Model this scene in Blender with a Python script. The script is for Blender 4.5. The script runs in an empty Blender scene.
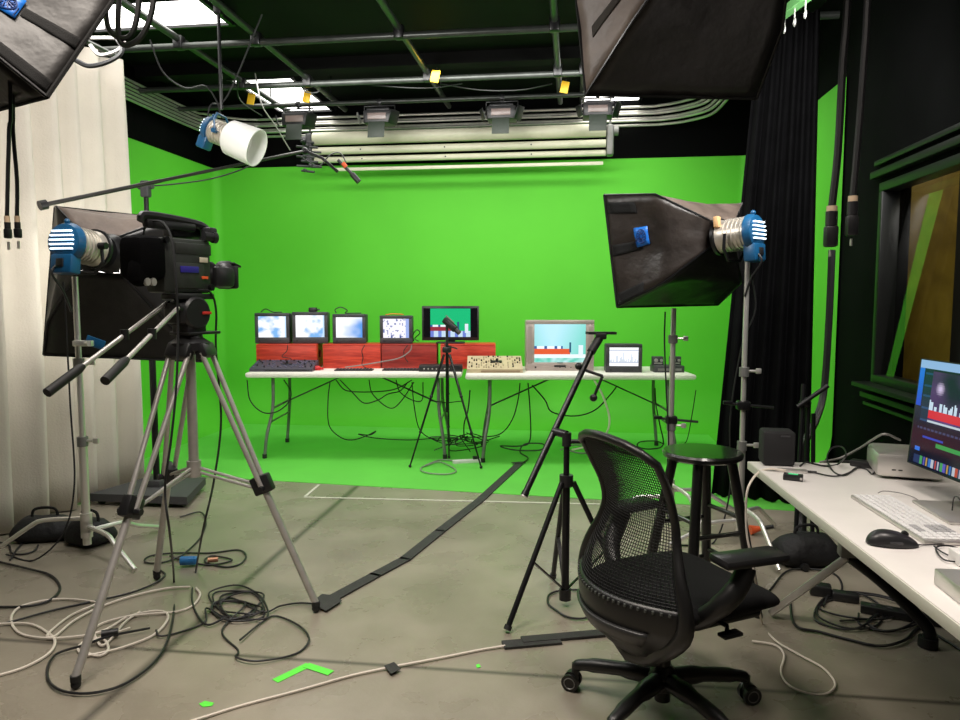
import bpy, bmesh, math, random
from mathutils import Vector, Matrix, noise
random.seed(7)
PI = math.pi
def R(a): return math.radians(a)
# ------------------------------------------------------------------ camera
TH = R(7.4)            # the camera looks a little to the left of the room's long axis
PITCH = math.atan(60/720)
H = 1.35; F = 720.0
scene = bpy.context.scene
col = scene.collection
cd = bpy.data.cameras.new('camera'); cam = bpy.data.objects.new('camera', cd); col.objects.link(cam)
cd.sensor_width = 36; cd.lens = 27; cd.clip_start = 0.02; cd.clip_end = 60
cam.location = (0, 0, H)
cam.rotation_euler = (PI/2 - PITCH, 0, TH)
scene.camera = cam
# ------------------------------------------------------------------ world, lamps, exposure
w = bpy.data.worlds.new('world'); scene.world = w; w.use_nodes = True
w.node_tree.nodes['Background'].inputs[0].default_value = (0.9, 0.95, 1, 1)
w.node_tree.nodes['Background'].inputs[1].default_value = 0.03
scene.view_settings.view_transform = 'Standard'
scene.view_settings.look = 'None'
scene.view_settings.exposure = 0.0
scene.view_settings.gamma = 1.0
def area(name, loc, target, sx, sy, power, color=(1, 1, 1), spread=180):
    l = bpy.data.lights.new(name, 'AREA'); l.shape = 'RECTANGLE'; l.size = sx; l.size_y = sy
    l.energy = power; l.color = color; l.spread = R(spread)
    o = bpy.data.objects.new(name, l); col.objects.link(o); o.location = loc
    o.rotation_euler = (Vector(target) - Vector(loc)).to_track_quat('-Z', 'Y').to_euler()
    return o
def V(X, Y, z=0.0):     # view-aligned ground coordinates (X right, Y ahead of the camera) -> world
    return Vector((X*math.cos(TH) - Y*math.sin(TH), X*math.sin(TH) + Y*math.cos(TH), z))
def pt(px, py, z=None, d=None):
    u = (px-480)/F; v = (360-py)/F
    cp, sp = math.cos(PITCH), math.sin(PITCH)
    fy = cp + v*sp; fz = -sp + v*cp
    t = (z-H)/fz if z is not None else d/fy
    return V(u*t, fy*t, H + fz*t)
def fl(px, py, z=0.006): return pt(px, py, z=z)
# overhead soft boxes' lamps, ceiling lights out of view with one added over the desk, stand soft boxes
area('key_soft_box_light', (1.1, 3.5, 2.55), (0.0, 7.8, 1.2), 0.66, 0.6, 40, (1, .97, .93))
area('fill_soft_box_light', (-1.75, 2.75, 2.75), (-0.6, 7.8, 0.6), 0.6, 0.6, 44, (1, .97, .93))
area('stage_light_row', (-0.9, 6.0, 3.2), (-0.9, 7.6, 0.6), 3.6, 0.4, 36, (1, .98, .94))
area('stage_floor_light', (-0.8, 5.9, 3.22), (-0.8, 6.3, 0.0), 3.2, 0.6, 46, (1, .98, .94))
area('unseen_ceiling_light', (-1.2, 1.6, 3.42), (-1.2, 1.7, 0), 1.2, 0.6, 52, (1, .90, .80), 130)
area('unseen_ceiling_light', (-2.6, 3.4, 3.42), (-2.7, 3.4, 0), 1.2, 0.6, 6, (1, .95, .88), 140)
area('unseen_ceiling_light', (0.75, 1.3, 3.42), (0.85, 1.4, 0), 1.2, 0.6, 36, (1, .90, .82), 120)  # unseen down light added to brighten the desk and floor
# ------------------------------------------------------------------ materials
MATS = {}
def mat(name, c, rough=0.6, metal=0.0, var=0.0, scale=8.0, bump=0.0, bscale=60.0, spec=0.5, coat=0.0, rvar=0.0):
    if name in MATS: return MATS[name]
    m = bpy.data.materials.new(name); m.use_nodes = True; nt = m.node_tree; N = nt.nodes; L = nt.links
    b = N['Principled BSDF']
    b.inputs['Roughness'].default_value = rough; b.inputs['Metallic'].default_value = metal
    b.inputs['Specular IOR Level'].default_value = spec
    b.inputs['Coat Weight'].default_value = coat
    tc = N.new('ShaderNodeTexCoord')
    n = N.new('ShaderNodeTexNoise'); n.inputs['Scale'].default_value = scale; n.inputs['Detail'].default_value = 5
    L.new(tc.outputs['Object'], n.inputs['Vector'])
    r = N.new('ShaderNodeValToRGB'); v = max(var, 0.03)
    r.color_ramp.elements[0].position = 0.3; r.color_ramp.elements[1].position = 0.7
    r.color_ramp.elements[0].color = (c[0]*(1-v), c[1]*(1-v), c[2]*(1-v), 1)
    r.color_ramp.elements[1].color = (min(1, c[0]*(1+v)), min(1, c[1]*(1+v)), min(1, c[2]*(1+v)), 1)
    L.new(n.outputs['Fac'], r.inputs['Fac']); L.new(r.outputs['Color'], b.inputs['Base Color'])
    if rvar:
        mr = N.new('ShaderNodeMapRange'); mr.inputs['To Min'].default_value = rough-rvar; mr.inputs['To Max'].default_value = rough+rvar
        L.new(n.outputs['Fac'], mr.inputs['Value']); L.new(mr.outputs['Result'], b.inputs['Roughness'])
    if bump:
        n2 = N.new('ShaderNodeTexNoise'); n2.inputs['Scale'].default_value = bscale; n2.inputs['Detail'].default_value = 4
        L.new(tc.outputs['Object'], n2.inputs['Vector'])
        bp = N.new('ShaderNodeBump'); bp.inputs['Strength'].default_value = bump; bp.inputs['Distance'].default_value = 0.02
        L.new(n2.outputs['Fac'], bp.inputs['Height']); L.new(bp.outputs['Normal'], b.inputs['Normal'])
    MATS[name] = m
    return m
def emis(name, c, s):
    if name in MATS: return MATS[name]
    m = bpy.data.materials.new(name); m.use_nodes = True; b = m.node_tree.nodes['Principled BSDF']
    b.inputs['Base Color'].default_value = (c[0]*.8, c[1]*.8, c[2]*.8, 1); b.inputs['Emission Color'].default_value = (*c, 1)
    b.inputs['Emission Strength'].default_value = s
    MATS[name] = m; return m
def screen_mat(name, s, rough=0.25):
    m = bpy.data.materials.new(name); m.use_nodes = True; nt = m.node_tree; b = nt.nodes['Principled BSDF']
    a = nt.nodes.new('ShaderNodeVertexColor'); a.layer_name = 'picture'
    nt.links.new(a.outputs['Color'], b.inputs['Emission Color']); b.inputs['Emission Strength'].default_value = s
    b.inputs['Base Color'].default_value = (.01, .01, .012, 1); b.inputs['Roughness'].default_value = rough
    MATS[name] = m; return m
GREEN = mat('chroma_green_paint', (0.105, 0.53, 0.032), 0.62, var=0.04, scale=1.5, bump=.03, bscale=30, spec=.25)
GREENLIT = mat('chroma_green_lit_floor', (0.13, 0.57, 0.07), 0.45, var=.05, scale=2.5, bump=.03, bscale=30, spec=.5)  # same green paint, lightened to carry the overhead light on the floor
BLACKWALL = mat('flat_black_paint', (0.0016, 0.0016, 0.0018), 0.8, var=.3, scale=3, spec=.05)
CEILM = mat('dark_ceiling_paint', (0.004, 0.0042, 0.004), 0.7, var=.3, scale=2, spec=.12)
BLACKCLOTH = mat('black_velour', (0.0035, 0.0035, 0.004), 0.9, var=.3, scale=6, bump=.1, bscale=120, spec=.06)
WHITECLOTH = mat('white_muslin', (0.66, 0.605, 0.53), 0.85, var=.05, scale=3, bump=.15, bscale=90, spec=.2)
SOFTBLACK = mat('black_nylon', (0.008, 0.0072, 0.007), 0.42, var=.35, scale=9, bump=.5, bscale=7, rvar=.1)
SOFTDIMLIT = mat('faintly_lit_nylon', (0.013, 0.0115, 0.011), 0.5, var=.4, scale=7, bump=.6, bscale=6, rvar=.1)  # nylon lifted a little in colour for the overhead panel that looks lit
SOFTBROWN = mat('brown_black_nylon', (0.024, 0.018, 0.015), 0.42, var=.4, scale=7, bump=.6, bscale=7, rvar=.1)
SOFTLIT = mat('lit_black_nylon', (0.125, 0.095, 0.078), 0.5, var=.4, scale=7, bump=.6, bscale=7, rvar=.1)  # black nylon with the light on the brighter panels put into its colour
VELCRO = mat('black_velcro', (0.006, 0.006, 0.006), 0.95, bump=.3, bscale=300)
BLKPL = mat('black_plastic', (0.012, 0.012, 0.013), 0.42, var=.2, scale=20)
BLKMT = mat('black_metal', (0.010, 0.010, 0.011), 0.32, metal=.3, var=.2, scale=20)
DKGREY = mat('charcoal_plastic', (0.045, 0.045, 0.05), 0.5, var=.15, scale=20)
CAMGREY = mat('camera_grey_green', (0.030, 0.034, 0.030), 0.45, var=.2, scale=30, bump=.05, bscale=200)
CHROME = mat('chrome', (0.80, 0.78, 0.74), 0.30, metal=.75, var=.04, scale=12)
ALU = mat('anodised_aluminium', (0.55, 0.53, 0.50), 0.42, metal=.6, var=.1, scale=20)
GREYMT = mat('grey_painted_steel', (0.20, 0.20, 0.19), 0.45, metal=.4, var=.12, scale=15)
BLUE = mat('lamp_blue_enamel', (0.006, 0.075, 0.18), 0.38, var=.12, scale=15)
LAMPAL = mat('cast_aluminium', (0.62, 0.57, 0.50), 0.35, metal=.7, var=.1, scale=30)
TABLEW = mat('granite_white_plastic', (0.80, 0.76, 0.69), 0.5, var=.05, scale=60)
TVGREY = mat('silver_plastic', (0.42, 0.35, 0.32), 0.4, metal=.15, var=.04, scale=20)
REDWOOD = mat('red_stained_wood', (0.62, 0.045, 0.018), 0.5, var=.0, scale=3, bump=.05)
BEIGE = mat('beige_console_plastic', (0.52, 0.43, 0.27), 0.5, var=.06, scale=20)
BONE = mat('bone_screen_casing', (0.62, 0.60, 0.46), 0.45, var=.05, scale=10)
STEELW = mat('pale_steel_conduit', (0.60, 0.58, 0.54), 0.33, metal=.8, var=.1, scale=20)
PIPEM = mat('dark_grid_pipe', (0.05, 0.055, 0.05), 0.34, metal=.5, var=.2, scale=12)
WHITEPL = mat('white_plastic', (0.78, 0.77, 0.75), 0.4, var=.02, scale=10)
DESKW = mat('white_laminate', (0.74, 0.71, 0.68), 0.38, var=.02, scale=10)
DESKE = mat('pale_desk_edge', (0.60, 0.60, 0.52), 0.5, var=.03)
SILVER = mat('silver_aluminium', (0.62, 0.60, 0.57), 0.36, metal=.75, var=.03)
RUBBER = mat('black_rubber', (0.010, 0.010, 0.010), 0.6, var=.2)
CABLEB = mat('black_cable_rubber', (0.012, 0.012, 0.013), 0.45, var=.2)
CABLEW = mat('white_cable_jacket', (0.70, 0.64, 0.55), 0.5, var=.05)
CABLEG = mat('grey_cable_jacket', (0.25, 0.24, 0.23), 0.5, var=.05)
TAPEB = mat('black_gaffer_tape', (0.028, 0.027, 0.026), 0.7, var=.2, scale=20, bump=.2, bscale=200)
TAPEW = mat('cream_floor_tape', (0.55, 0.55, 0.45), 0.6, var=.08, scale=20)
TAPEG = mat('neon_green_tape', (0.12, 0.85, 0.06), 0.5, var=.03)
YELLOW = mat('yellow_tag', (0.85, 0.50, 0.02), 0.5, var=.05)
ORANGE = mat('orange_plastic', (0.85, 0.12, 0.03), 0.5, var=.05)
DIFF = mat('white_diffusion_gel', (0.82, 0.82, 0.78), 0.5, var=.03, bump=.6, bscale=6)
KEYW = mat('white_keys', (0.78, 0.78, 0.78), 0.5)
PLY = mat('yellow_plywood', (0.42, 0.27, 0.03), 0.55, var=.2, scale=3)
CHAIRB = mat('chair_black_plastic', (0.008, 0.008, 0.008), 0.38, var=.15, scale=12)
SEATF = mat('black_seat_fabric', (0.006, 0.006, 0.0065), 0.9, var=.25, scale=90, bump=.2, bscale=300, spec=.2)
STOOLM = mat('black_lacquered_wood', (0.007, 0.007, 0.007), 0.28, var=.15, scale=10, coat=.4)
BLUETAG = mat('bright_blue_label', (0.01, 0.16, 0.62), 0.45, var=.04)
WHITEPR = mat('white_print', (0.7, 0.75, 0.85), 0.5)
def concrete():
    m = bpy.data.materials.new('polished_concrete'); m.use_nodes = True; nt = m.node_tree; N = nt.nodes; L = nt.links
    b = N['Principled BSDF']; tc = N.new('ShaderNodeTexCoord')
    def noi(s, d=6, dist=0.0):
        n = N.new('ShaderNodeTexNoise'); n.inputs['Scale'].default_value = s; n.inputs['Detail'].default_value = d
        n.inputs['Distortion'].default_value = dist; L.new(tc.outputs['Object'], n.inputs['Vector']); return n
    a = noi(1.1, 7, .2); c = noi(4, 6, .15); e = noi(70, 3)
    r = N.new('ShaderNodeValToRGB'); el = r.color_ramp.elements
    el[0].position = .25; el[0].color = (0.20, 0.176, 0.136, 1); el[1].position = .75; el[1].color = (0.38, 0.34, 0.27, 1)
    L.new(a.outputs['Fac'], r.inputs['Fac'])
    r2 = N.new('ShaderNodeValToRGB'); el = r2.color_ramp.elements
    el[0].position = .2; el[0].color = (.74, .73, .71, 1); el[1].position = .75; el[1].color = (1.05, 1.05, 1.05, 1)
    L.new(c.outputs['Fac'], r2.inputs['Fac'])
    mx = N.new('ShaderNodeMix'); mx.data_type = 'RGBA'; mx.blend_type = 'MULTIPLY'; mx.inputs[0].default_value = .8
    L.new(r.outputs['Color'], mx.inputs[6]); L.new(r2.outputs['Color'], mx.inputs[7])
    # saw-cut joints
    sep = N.new('ShaderNodeSeparateXYZ'); L.new(tc.outputs['Object'], sep.inputs[0])
    def joint(out, at, wd, lo=.3):
        s = N.new('ShaderNodeMath'); s.operation = 'SUBTRACT'; L.new(out, s.inputs[0]); s.inputs[1].default_value = at
        ab = N.new('ShaderNodeMath'); ab.operation = 'ABSOLUTE'; L.new(s.outputs[0], ab.inputs[0])
        mr = N.new('ShaderNodeMapRange'); mr.inputs['From Min'].default_value = 0; mr.inputs['From Max'].default_value = wd
        mr.inputs['To Min'].default_value = lo; mr.inputs['To Max'].default_value = 1; L.new(ab.outputs[0], mr.inputs['Value'])
        return mr.outputs['Result']
    j1 = joint(sep.outputs['X'], -1.55, .035); j2 = joint(sep.outputs['Y'], 2.5, .02)
    mm = N.new('ShaderNodeMath'); mm.operation = 'MULTIPLY'; L.new(j1, mm.inputs[0]); L.new(j2, mm.inputs[1])
    mx2 = N.new('ShaderNodeMix'); mx2.data_type = 'RGBA'; mx2.blend_type = 'MULTIPLY'; mx2.inputs[0].default_value = 1
    L.new(mx.outputs[2], mx2.inputs[6]); L.new(mm.outputs[0], mx2.inputs[7])
    L.new(mx2.outputs[2], b.inputs['Base Color'])
    mr = N.new('ShaderNodeMapRange'); mr.inputs['To Min'].default_value = .16; mr.inputs['To Max'].default_value = .42
    L.new(c.outputs['Fac'], mr.inputs['Value']); L.new(mr.outputs['Result'], b.inputs['Roughness'])
    bp = N.new('ShaderNodeBump'); bp.inputs['Strength'].default_value = .06; bp.inputs['Distance'].default_value = .01
    L.new(e.outputs['Fac'], bp.inputs['Height']); L.new(bp.outputs['Normal'], b.inputs['Normal'])
    return m
CONC = concrete()
def woodgrain(m, scl, c0, c1):
    nt = m.node_tree; N = nt.nodes; L = nt.links; b = N['Principled BSDF']
    tc = N.new('ShaderNodeTexCoord'); mp = N.new('ShaderNodeMapping'); mp.inputs['Scale'].default_value = scl
    L.new(tc.outputs['Object'], mp.inputs['Vector'])
    n = N.new('ShaderNodeTexNoise'); n.inputs['Scale'].default_value = 6; n.inputs['Detail'].default_value = 6; n.inputs['Distortion'].default_value = 1.2
    L.new(mp.outputs['Vector'], n.inputs['Vector'])
    r = N.new('ShaderNodeValToRGB'); r.color_ramp.elements[0].position = .35; r.color_ramp.elements[1].position = .65
    r.color_ramp.elements[0].color = (*c0, 1); r.color_ramp.elements[1].color = (*c1, 1)
    L.new(n.outputs['Fac'], r.inputs['Fac']); L.new(r.outputs['Color'], b.inputs['Base Color'])
woodgrain(REDWOOD, (.6, 3, 7), (.42, .022, .010), (.72, .065, .028))
woodgrain(PLY, (1, 1, .5), (.30, .19, .02), (.46, .30, .035))
# ------------------------------------------------------------------ mesh builder
class MB:
    def __init__(s, world=False, M=None):
        s.bm = bmesh.new(); s.world = world; s.M = M or Matrix.Identity(4); s.mi = 0
    def _v(s, p): return s.bm.verts.new(s.M @ Vector(p))
    def face(s, pts):
        f = s.bm.faces.new([s._v(p) for p in pts]); f.material_index = s.mi; return s
    def box(s, c, d, bev=0.0, rot=None, taper=None):
        """c centre, d full size, rot (rx,ry,rz) degrees, taper: top scale"""
        cx, cy, cz = c; X = Matrix.Identity(4)
        if rot: X = Matrix.Rotation(R(rot[2]), 4, 'Z') @ Matrix.Rotation(R(rot[1]), 4, 'Y') @ Matrix.Rotation(R(rot[0]), 4, 'X')
        T = s.M @ Matrix.Translation(c) @ X
        vs = []
        for k in (-1, 1):
            t = 1 if k < 0 or not taper else taper
            for (i, j) in ((-1, -1), (1, -1), (1, 1), (-1, 1)):
                vs.append(s.bm.verts.new(T @ Vector((i*d[0]/2*t, j*d[1]/2*t, k*d[2]/2))))
        fs = [(3, 2, 1, 0), (4, 5, 6, 7), (0, 1, 5, 4), (1, 2, 6, 5), (2, 3, 7, 6), (3, 0, 4, 7)]
        faces = [s.bm.faces.new([vs[i] for i in f]) for f in fs]
        for f in faces: f.material_index = s.mi
        if bev:
            es = list({e for f in faces for e in f.edges})
            r = bmesh.ops.bevel(s.bm, geom=es, offset=min(bev, min(d)*.45), segments=2, affect='EDGES', profile=.5)
            for f in r['faces']: f.material_index = s.mi
        return s
    def tube(s, pts, r, seg=8, closed=False, cap=True, sm=0):
        P = [Vector(p) for p in pts]
        if sm: P = catmull(P, sm, closed)
        n = len(P); rs = r if isinstance(r, (list, tuple)) else [r]*n
        if len(rs) != n: rs = [rs[int(i*(len(rs)-1)/(n-1))] for i in range(n)]
        T = []
        for i in range(n):
            a = P[(i-1) % n] if closed or i > 0 else P[i]; b = P[(i+1) % n] if closed or i < n-1 else P[i]
            t = (b-a); t = t.normalized() if t.length > 1e-9 else Vector((0, 0, 1)); T.append(t)
        up = Vector((0, 0, 1)) if abs(T[0].z) < .9 else Vector((1, 0, 0))
        nrm = (up - T[0]*up.dot(T[0])).normalized(); rings = []
        for i in range(n):
            nrm = nrm - T[i]*nrm.dot(T[i])
            nrm = nrm.normalized() if nrm.length > 1e-6 else T[i].orthogonal().normalized()
            b = T[i].cross(nrm)
            rings.append([s._v(P[i] + (nrm*math.cos(2*PI*k/seg) + b*math.sin(2*PI*k/seg))*rs[i]) for k in range(seg)])
        for i in range(n if closed else n-1):
            A = rings[i]; B = rings[(i+1) % n]
            for k in range(seg):
                f = s.bm.faces.new([A[k], A[(k+1) % seg], B[(k+1) % seg], B[k]]); f.material_index = s.mi
        if cap and not closed:
            for rg in (rings[0][::-1], rings[-1]):
                f = s.bm.faces.new(rg); f.material_index = s.mi
        return s
    def cyl(s, a, b, r, r2=None, seg=16): return s.tube([a, b], [r, r if r2 is None else r2], seg)
    def bar(s, a, b, wd, th, up=(0, 0, 1), bev=0.0):
        """rectangular bar from a to b: wd across, th along up"""
        a = Vector(a); b = Vector(b); x = (b-a); L = x.length; x.normalize(); u = Vector(up)
        z = (u - x*u.dot(x)); z = z.normalized() if z.length > 1e-5 else x.orthogonal().normalized(); y = z.cross(x)
        M = Matrix(((x.x, y.x, z.x, 0), (x.y, y.y, z.y, 0), (x.z, y.z, z.z, 0), (0, 0, 0, 1)))
        old = s.M; s.M = old @ Matrix.Translation((a+b)/2) @ M; s.box((0, 0, 0), (L, wd, th), bev); s.M = old
        return s
    def sphere(s, c, r, seg=16, sc=(1, 1, 1)):
        g = bmesh.ops.create_uvsphere(s.bm, u_segments=seg, v_segments=max(6, seg*2//3), radius=1,
            matrix=s.M @ Matrix.Translation(c) @ Matrix.Diagonal((r*sc[0], r*sc[1], r*sc[2], 1)))
        for v in g['verts']:
            for f in v.link_faces: f.material_index = s.mi
        return s
    def lathe(s, prof, c=(0, 0, 0), seg=24, axis=None):
        """prof: [(r,z)]"""
        old = s.M; s.M = old @ Matrix.Translation(c)
        if axis is not None: s.M = s.M @ Vector((0, 0, 1)).rotation_difference(Vector(axis)).to_matrix().to_4x4()
        rg = [[s._v((max(r, 1e-4)*math.cos(2*PI*k/seg), max(r, 1e-4)*math.sin(2*PI*k/seg), z)) for k in range(seg)] for r, z in prof]
        for A, B in zip(rg, rg[1:]):
            for k in range(seg):
                f = s.bm.faces.new([A[k], A[(k+1) % seg], B[(k+1) % seg], B[k]]); f.material_index = s.mi
        for q in (rg[0][::-1], rg[-1]):
            f = s.bm.faces.new(q); f.material_index = s.mi
        s.M = old; return s
    def prism(s, poly, off):
        """poly: list of 3d points, off: extrusion vector"""
        off = Vector(off); a = [s._v(p) for p in poly]; b = [s._v(Vector(p)+off) for p in poly]; n = len(poly)
        fs = [a[::-1], b] + [[a[i], a[(i+1) % n], b[(i+1) % n], b[i]] for i in range(n)]
        for q in fs:
            f = s.bm.faces.new(q); f.material_index = s.mi
        return s
    def surf(s, fn, nu, nv, th=0.0, closed_u=False):
        g = [[s._v(fn(i/nu, j/nv)) for j in range(nv+1)] for i in range(nu+1)]
        for i in range(nu):
            for j in range(nv):
                f = s.bm.faces.new([g[i][j], g[i+1][j], g[i+1][j+1], g[i][j+1]]); f.material_index = s.mi
        return s
    def build(s, name, m, parent=None, smooth=True, solid=0.0, ang=0.7, recalc=True):
        if recalc: bmesh.ops.recalc_face_normals(s.bm, faces=s.bm.faces)
        me = bpy.data.meshes.new(name)
        o = bpy.data.objects.new(name, me); col.objects.link(o)
        if parent is not None:
            o.parent = parent
            if s.world: s.bm.transform(root_matrix(parent).inverted())
        elif s.world:   # origin at the middle of the base
            xs = [v.co for v in s.bm.verts]
            c = Vector(((min(v.x for v in xs)+max(v.x for v in xs))/2, (min(v.y for v in xs)+max(v.y for v in xs))/2, min(v.z for v in xs)))
            s.bm.transform(Matrix.Translation(-c)); o.location = c
        s.bm.to_mesh(me); s.bm.free()
        for q in (m if isinstance(m, (list, tuple)) else [m]): me.materials.append(q)
        if smooth:
            me.shade_smooth(); me.set_sharp_from_angle(angle=ang)
        if solid:
            md = o.modifiers.new('thickness', 'SOLIDIFY'); md.thickness = solid; md.offset = 0
        return o
def catmull(P, k, closed=False):
    n = len(P); out = []
    if n < 3: return P
    for i in range(n if closed else n-1):
        p1, p2 = P[i], P[(i+1) % n]
        p0 = P[(i-1) % n] if closed or i > 0 else p1*2-p2
        p3 = P[(i+2) % n] if closed or i < n-2 else p2*2-p1
        for j in range(k):
            t = j/k
            out.append(.5*((2*p1) + (p2-p0)*t + (2*p0-5*p1+4*p2-p3)*t*t + (3*p1-p0-3*p2+p3)*t**3))
    if not closed: out.append(P[-1])
    return out
def root_matrix(o):
    M = Matrix.Identity(4)
    while o is not None:
        M = Matrix.LocRotScale(o.location, o.rotation_euler, o.scale) @ M; o = o.parent
    return M
def tag(o, label, cat, group=None, kind=None):
    o['label'] = label; o['category'] = cat
    if group: o['group'] = group
    if kind: o['kind'] = kind
    return o
def thing(name, label, cat, loc=(0, 0, 0), rz=0.0, group=None):
    o = bpy.data.objects.new(name, None); col.objects.link(o); o.empty_display_size = .1
    o.location = loc; o.rotation_euler = (0, 0, rz)
    return tag(o, label, cat, group)
def struct(o, label=None):
    o['kind'] = 'structure'
    if label: o['label'] = label
    return o
def copy_tree(o, parent=None):
    c = o.copy(); col.objects.link(c)
    if parent is not None: c.parent = parent
    for ch in list(o.children): copy_tree(ch, c)
    return c
def dup(o, loc, rz, label):
    c = copy_tree(o); c.location = loc; c.rotation_euler = (0, 0, rz); c['label'] = label
    return c
def cable(name, pts, r, m, label, cat='cable', sm=6, group=None, seg=6, closed=False):
    o = MB(True).tube(pts, r, seg, sm=sm, closed=closed).build(name, m)
    return tag(o, label, cat, group)
# ------------------------------------------------------------------ room shell
XL, XR, YB, ZC = -4.04, 1.785, 7.8, 3.5
YF, YR = 5.05, -3.0
struct(MB().box(((XL+XR)/2, (YB+YR)/2, -.1), (XR-XL+.6, YB-YR+.6, .2)).build('floor', CONC, smooth=False), 'polished grey concrete floor')
struct(MB().box(((XL+XR)/2+.7, (YB+YR)/2, ZC+.1), (XR-XL+2.2, YB-YR+.6, .2)).build('ceiling', CEILM, smooth=False), 'dark painted ceiling')
struct(MB().box(((XL+XR)/2, YB+.12, ZC/2), (XR-XL+.4, .2, ZC)).build('wall_back', BLACKWALL, smooth=False), 'black wall behind the green screen')
struct(MB().box((XL-.12, (YB+YR)/2, ZC/2), (.2, YB-YR, ZC)).build('wall_left', BLACKWALL, smooth=False), 'black side wall behind the white drape')
struct(MB().box(((XL+XR)/2+.7, YR-.1, ZC/2), (XR-XL+2, .2, ZC)).build('wall_rear', mat('grey_wall_paint', (.12, .12, .12), .8), smooth=False), 'grey wall behind the camera')
# right wall with window opening
WY0, WY1, WZ0, WZ1 = 1.2, 4.55, .86, 2.03
m = MB()
x0, x1 = XR, XR+.16
def seg(y0, y1, z0, z1): m.box(((x0+x1)/2, (y0+y1)/2, (z0+z1)/2), (x1-x0, y1-y0, z1-z0))
seg(WY1, YB, 0, ZC); seg(YR, WY0, 0, ZC); seg(WY0, WY1, 0, WZ0); seg(WY0, WY1, WZ1, ZC)
struct(m.build('wall_right', BLACKWALL, smooth=False), 'black wall with the control room window')
# cyclorama: green painted curved wall, sides and painted floor, one sheet
def cyc():
    m = MB(); rr = .42; ZT = 2.82; e = .012
    xl, xr, yb = XL+e, XR-e, YB-e
    # plan outline from front-left along the left wall, round the corner, back wall, corner, right wall
    rc = .10; plan = []
    plan.append((xl, 5.2)); plan.append((xl, yb-rc))
    for k in range(1, 9):
        a = PI - k*PI/16; plan.append((xl+rc+rc*math.cos(a), yb-rc+rc*math.sin(a)))
    rc2 = .12
    for k in range(0, 9):
        a = PI/2 - k*PI/16; plan.append((xr-rc2+rc2*math.cos(a), yb-rc2+rc2*math.sin(a)))
    plan.append((xr, 5.17))
    cx, cy = (xl+xr)/2, (yb+YF)/2
    prof = [(0.0, ZT)] + [(0, rr+ (ZT-rr)*t) for t in (.75, .5, .25)] + [(rr-rr*math.cos(a), rr-rr*math.sin(a)+.004) for a in [i*PI/16 for i in range(0, 9)]]
    # inward normals of the plan
    def inward(i):
        p = plan[i]; a = plan[max(0, i-1)]; b = plan[min(len(plan)-1, i+1)]
        t = Vector((b[0]-a[0], b[1]-a[1])).normalized(); return Vector((t.y, -t.x))
    rings = []
    for i, p in enumerate(plan):
        n = inward(i)
        if i in (0, 1): n = Vector((1, 0))
        if i == len(plan)-1: n = Vector((-1, 0))
        row = []
        for (o, z) in prof:
            x, y = p[0]+n.x*o, p[1]+n.y*o
            row.append(m._v((x, y, z)))
        row.append(m._v((min(max(row[-1].co.x, xl+.9), xr-.9), min(row[-1].co.y, yb-.9) if i not in (0, len(plan)-1) else row[-1].co.y, .004)))
        rings.append(row)
    for A, B in zip(rings, rings[1:]):
        for k in range(len(A)-1):
            try:
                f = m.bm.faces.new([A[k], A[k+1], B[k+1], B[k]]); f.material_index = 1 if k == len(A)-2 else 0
            except ValueError: pass
    bmesh.ops.remove_doubles(m.bm, verts=m.bm.verts, dist=1e-5)
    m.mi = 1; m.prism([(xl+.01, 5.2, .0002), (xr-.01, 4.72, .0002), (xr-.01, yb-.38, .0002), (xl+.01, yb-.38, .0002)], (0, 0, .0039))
    return m.build('wall_green', [GREEN, GREENLIT], ang=1.0, recalc=False)
struct(cyc(), 'bright green painted cyclorama wall, coved into a green painted floor')
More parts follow.
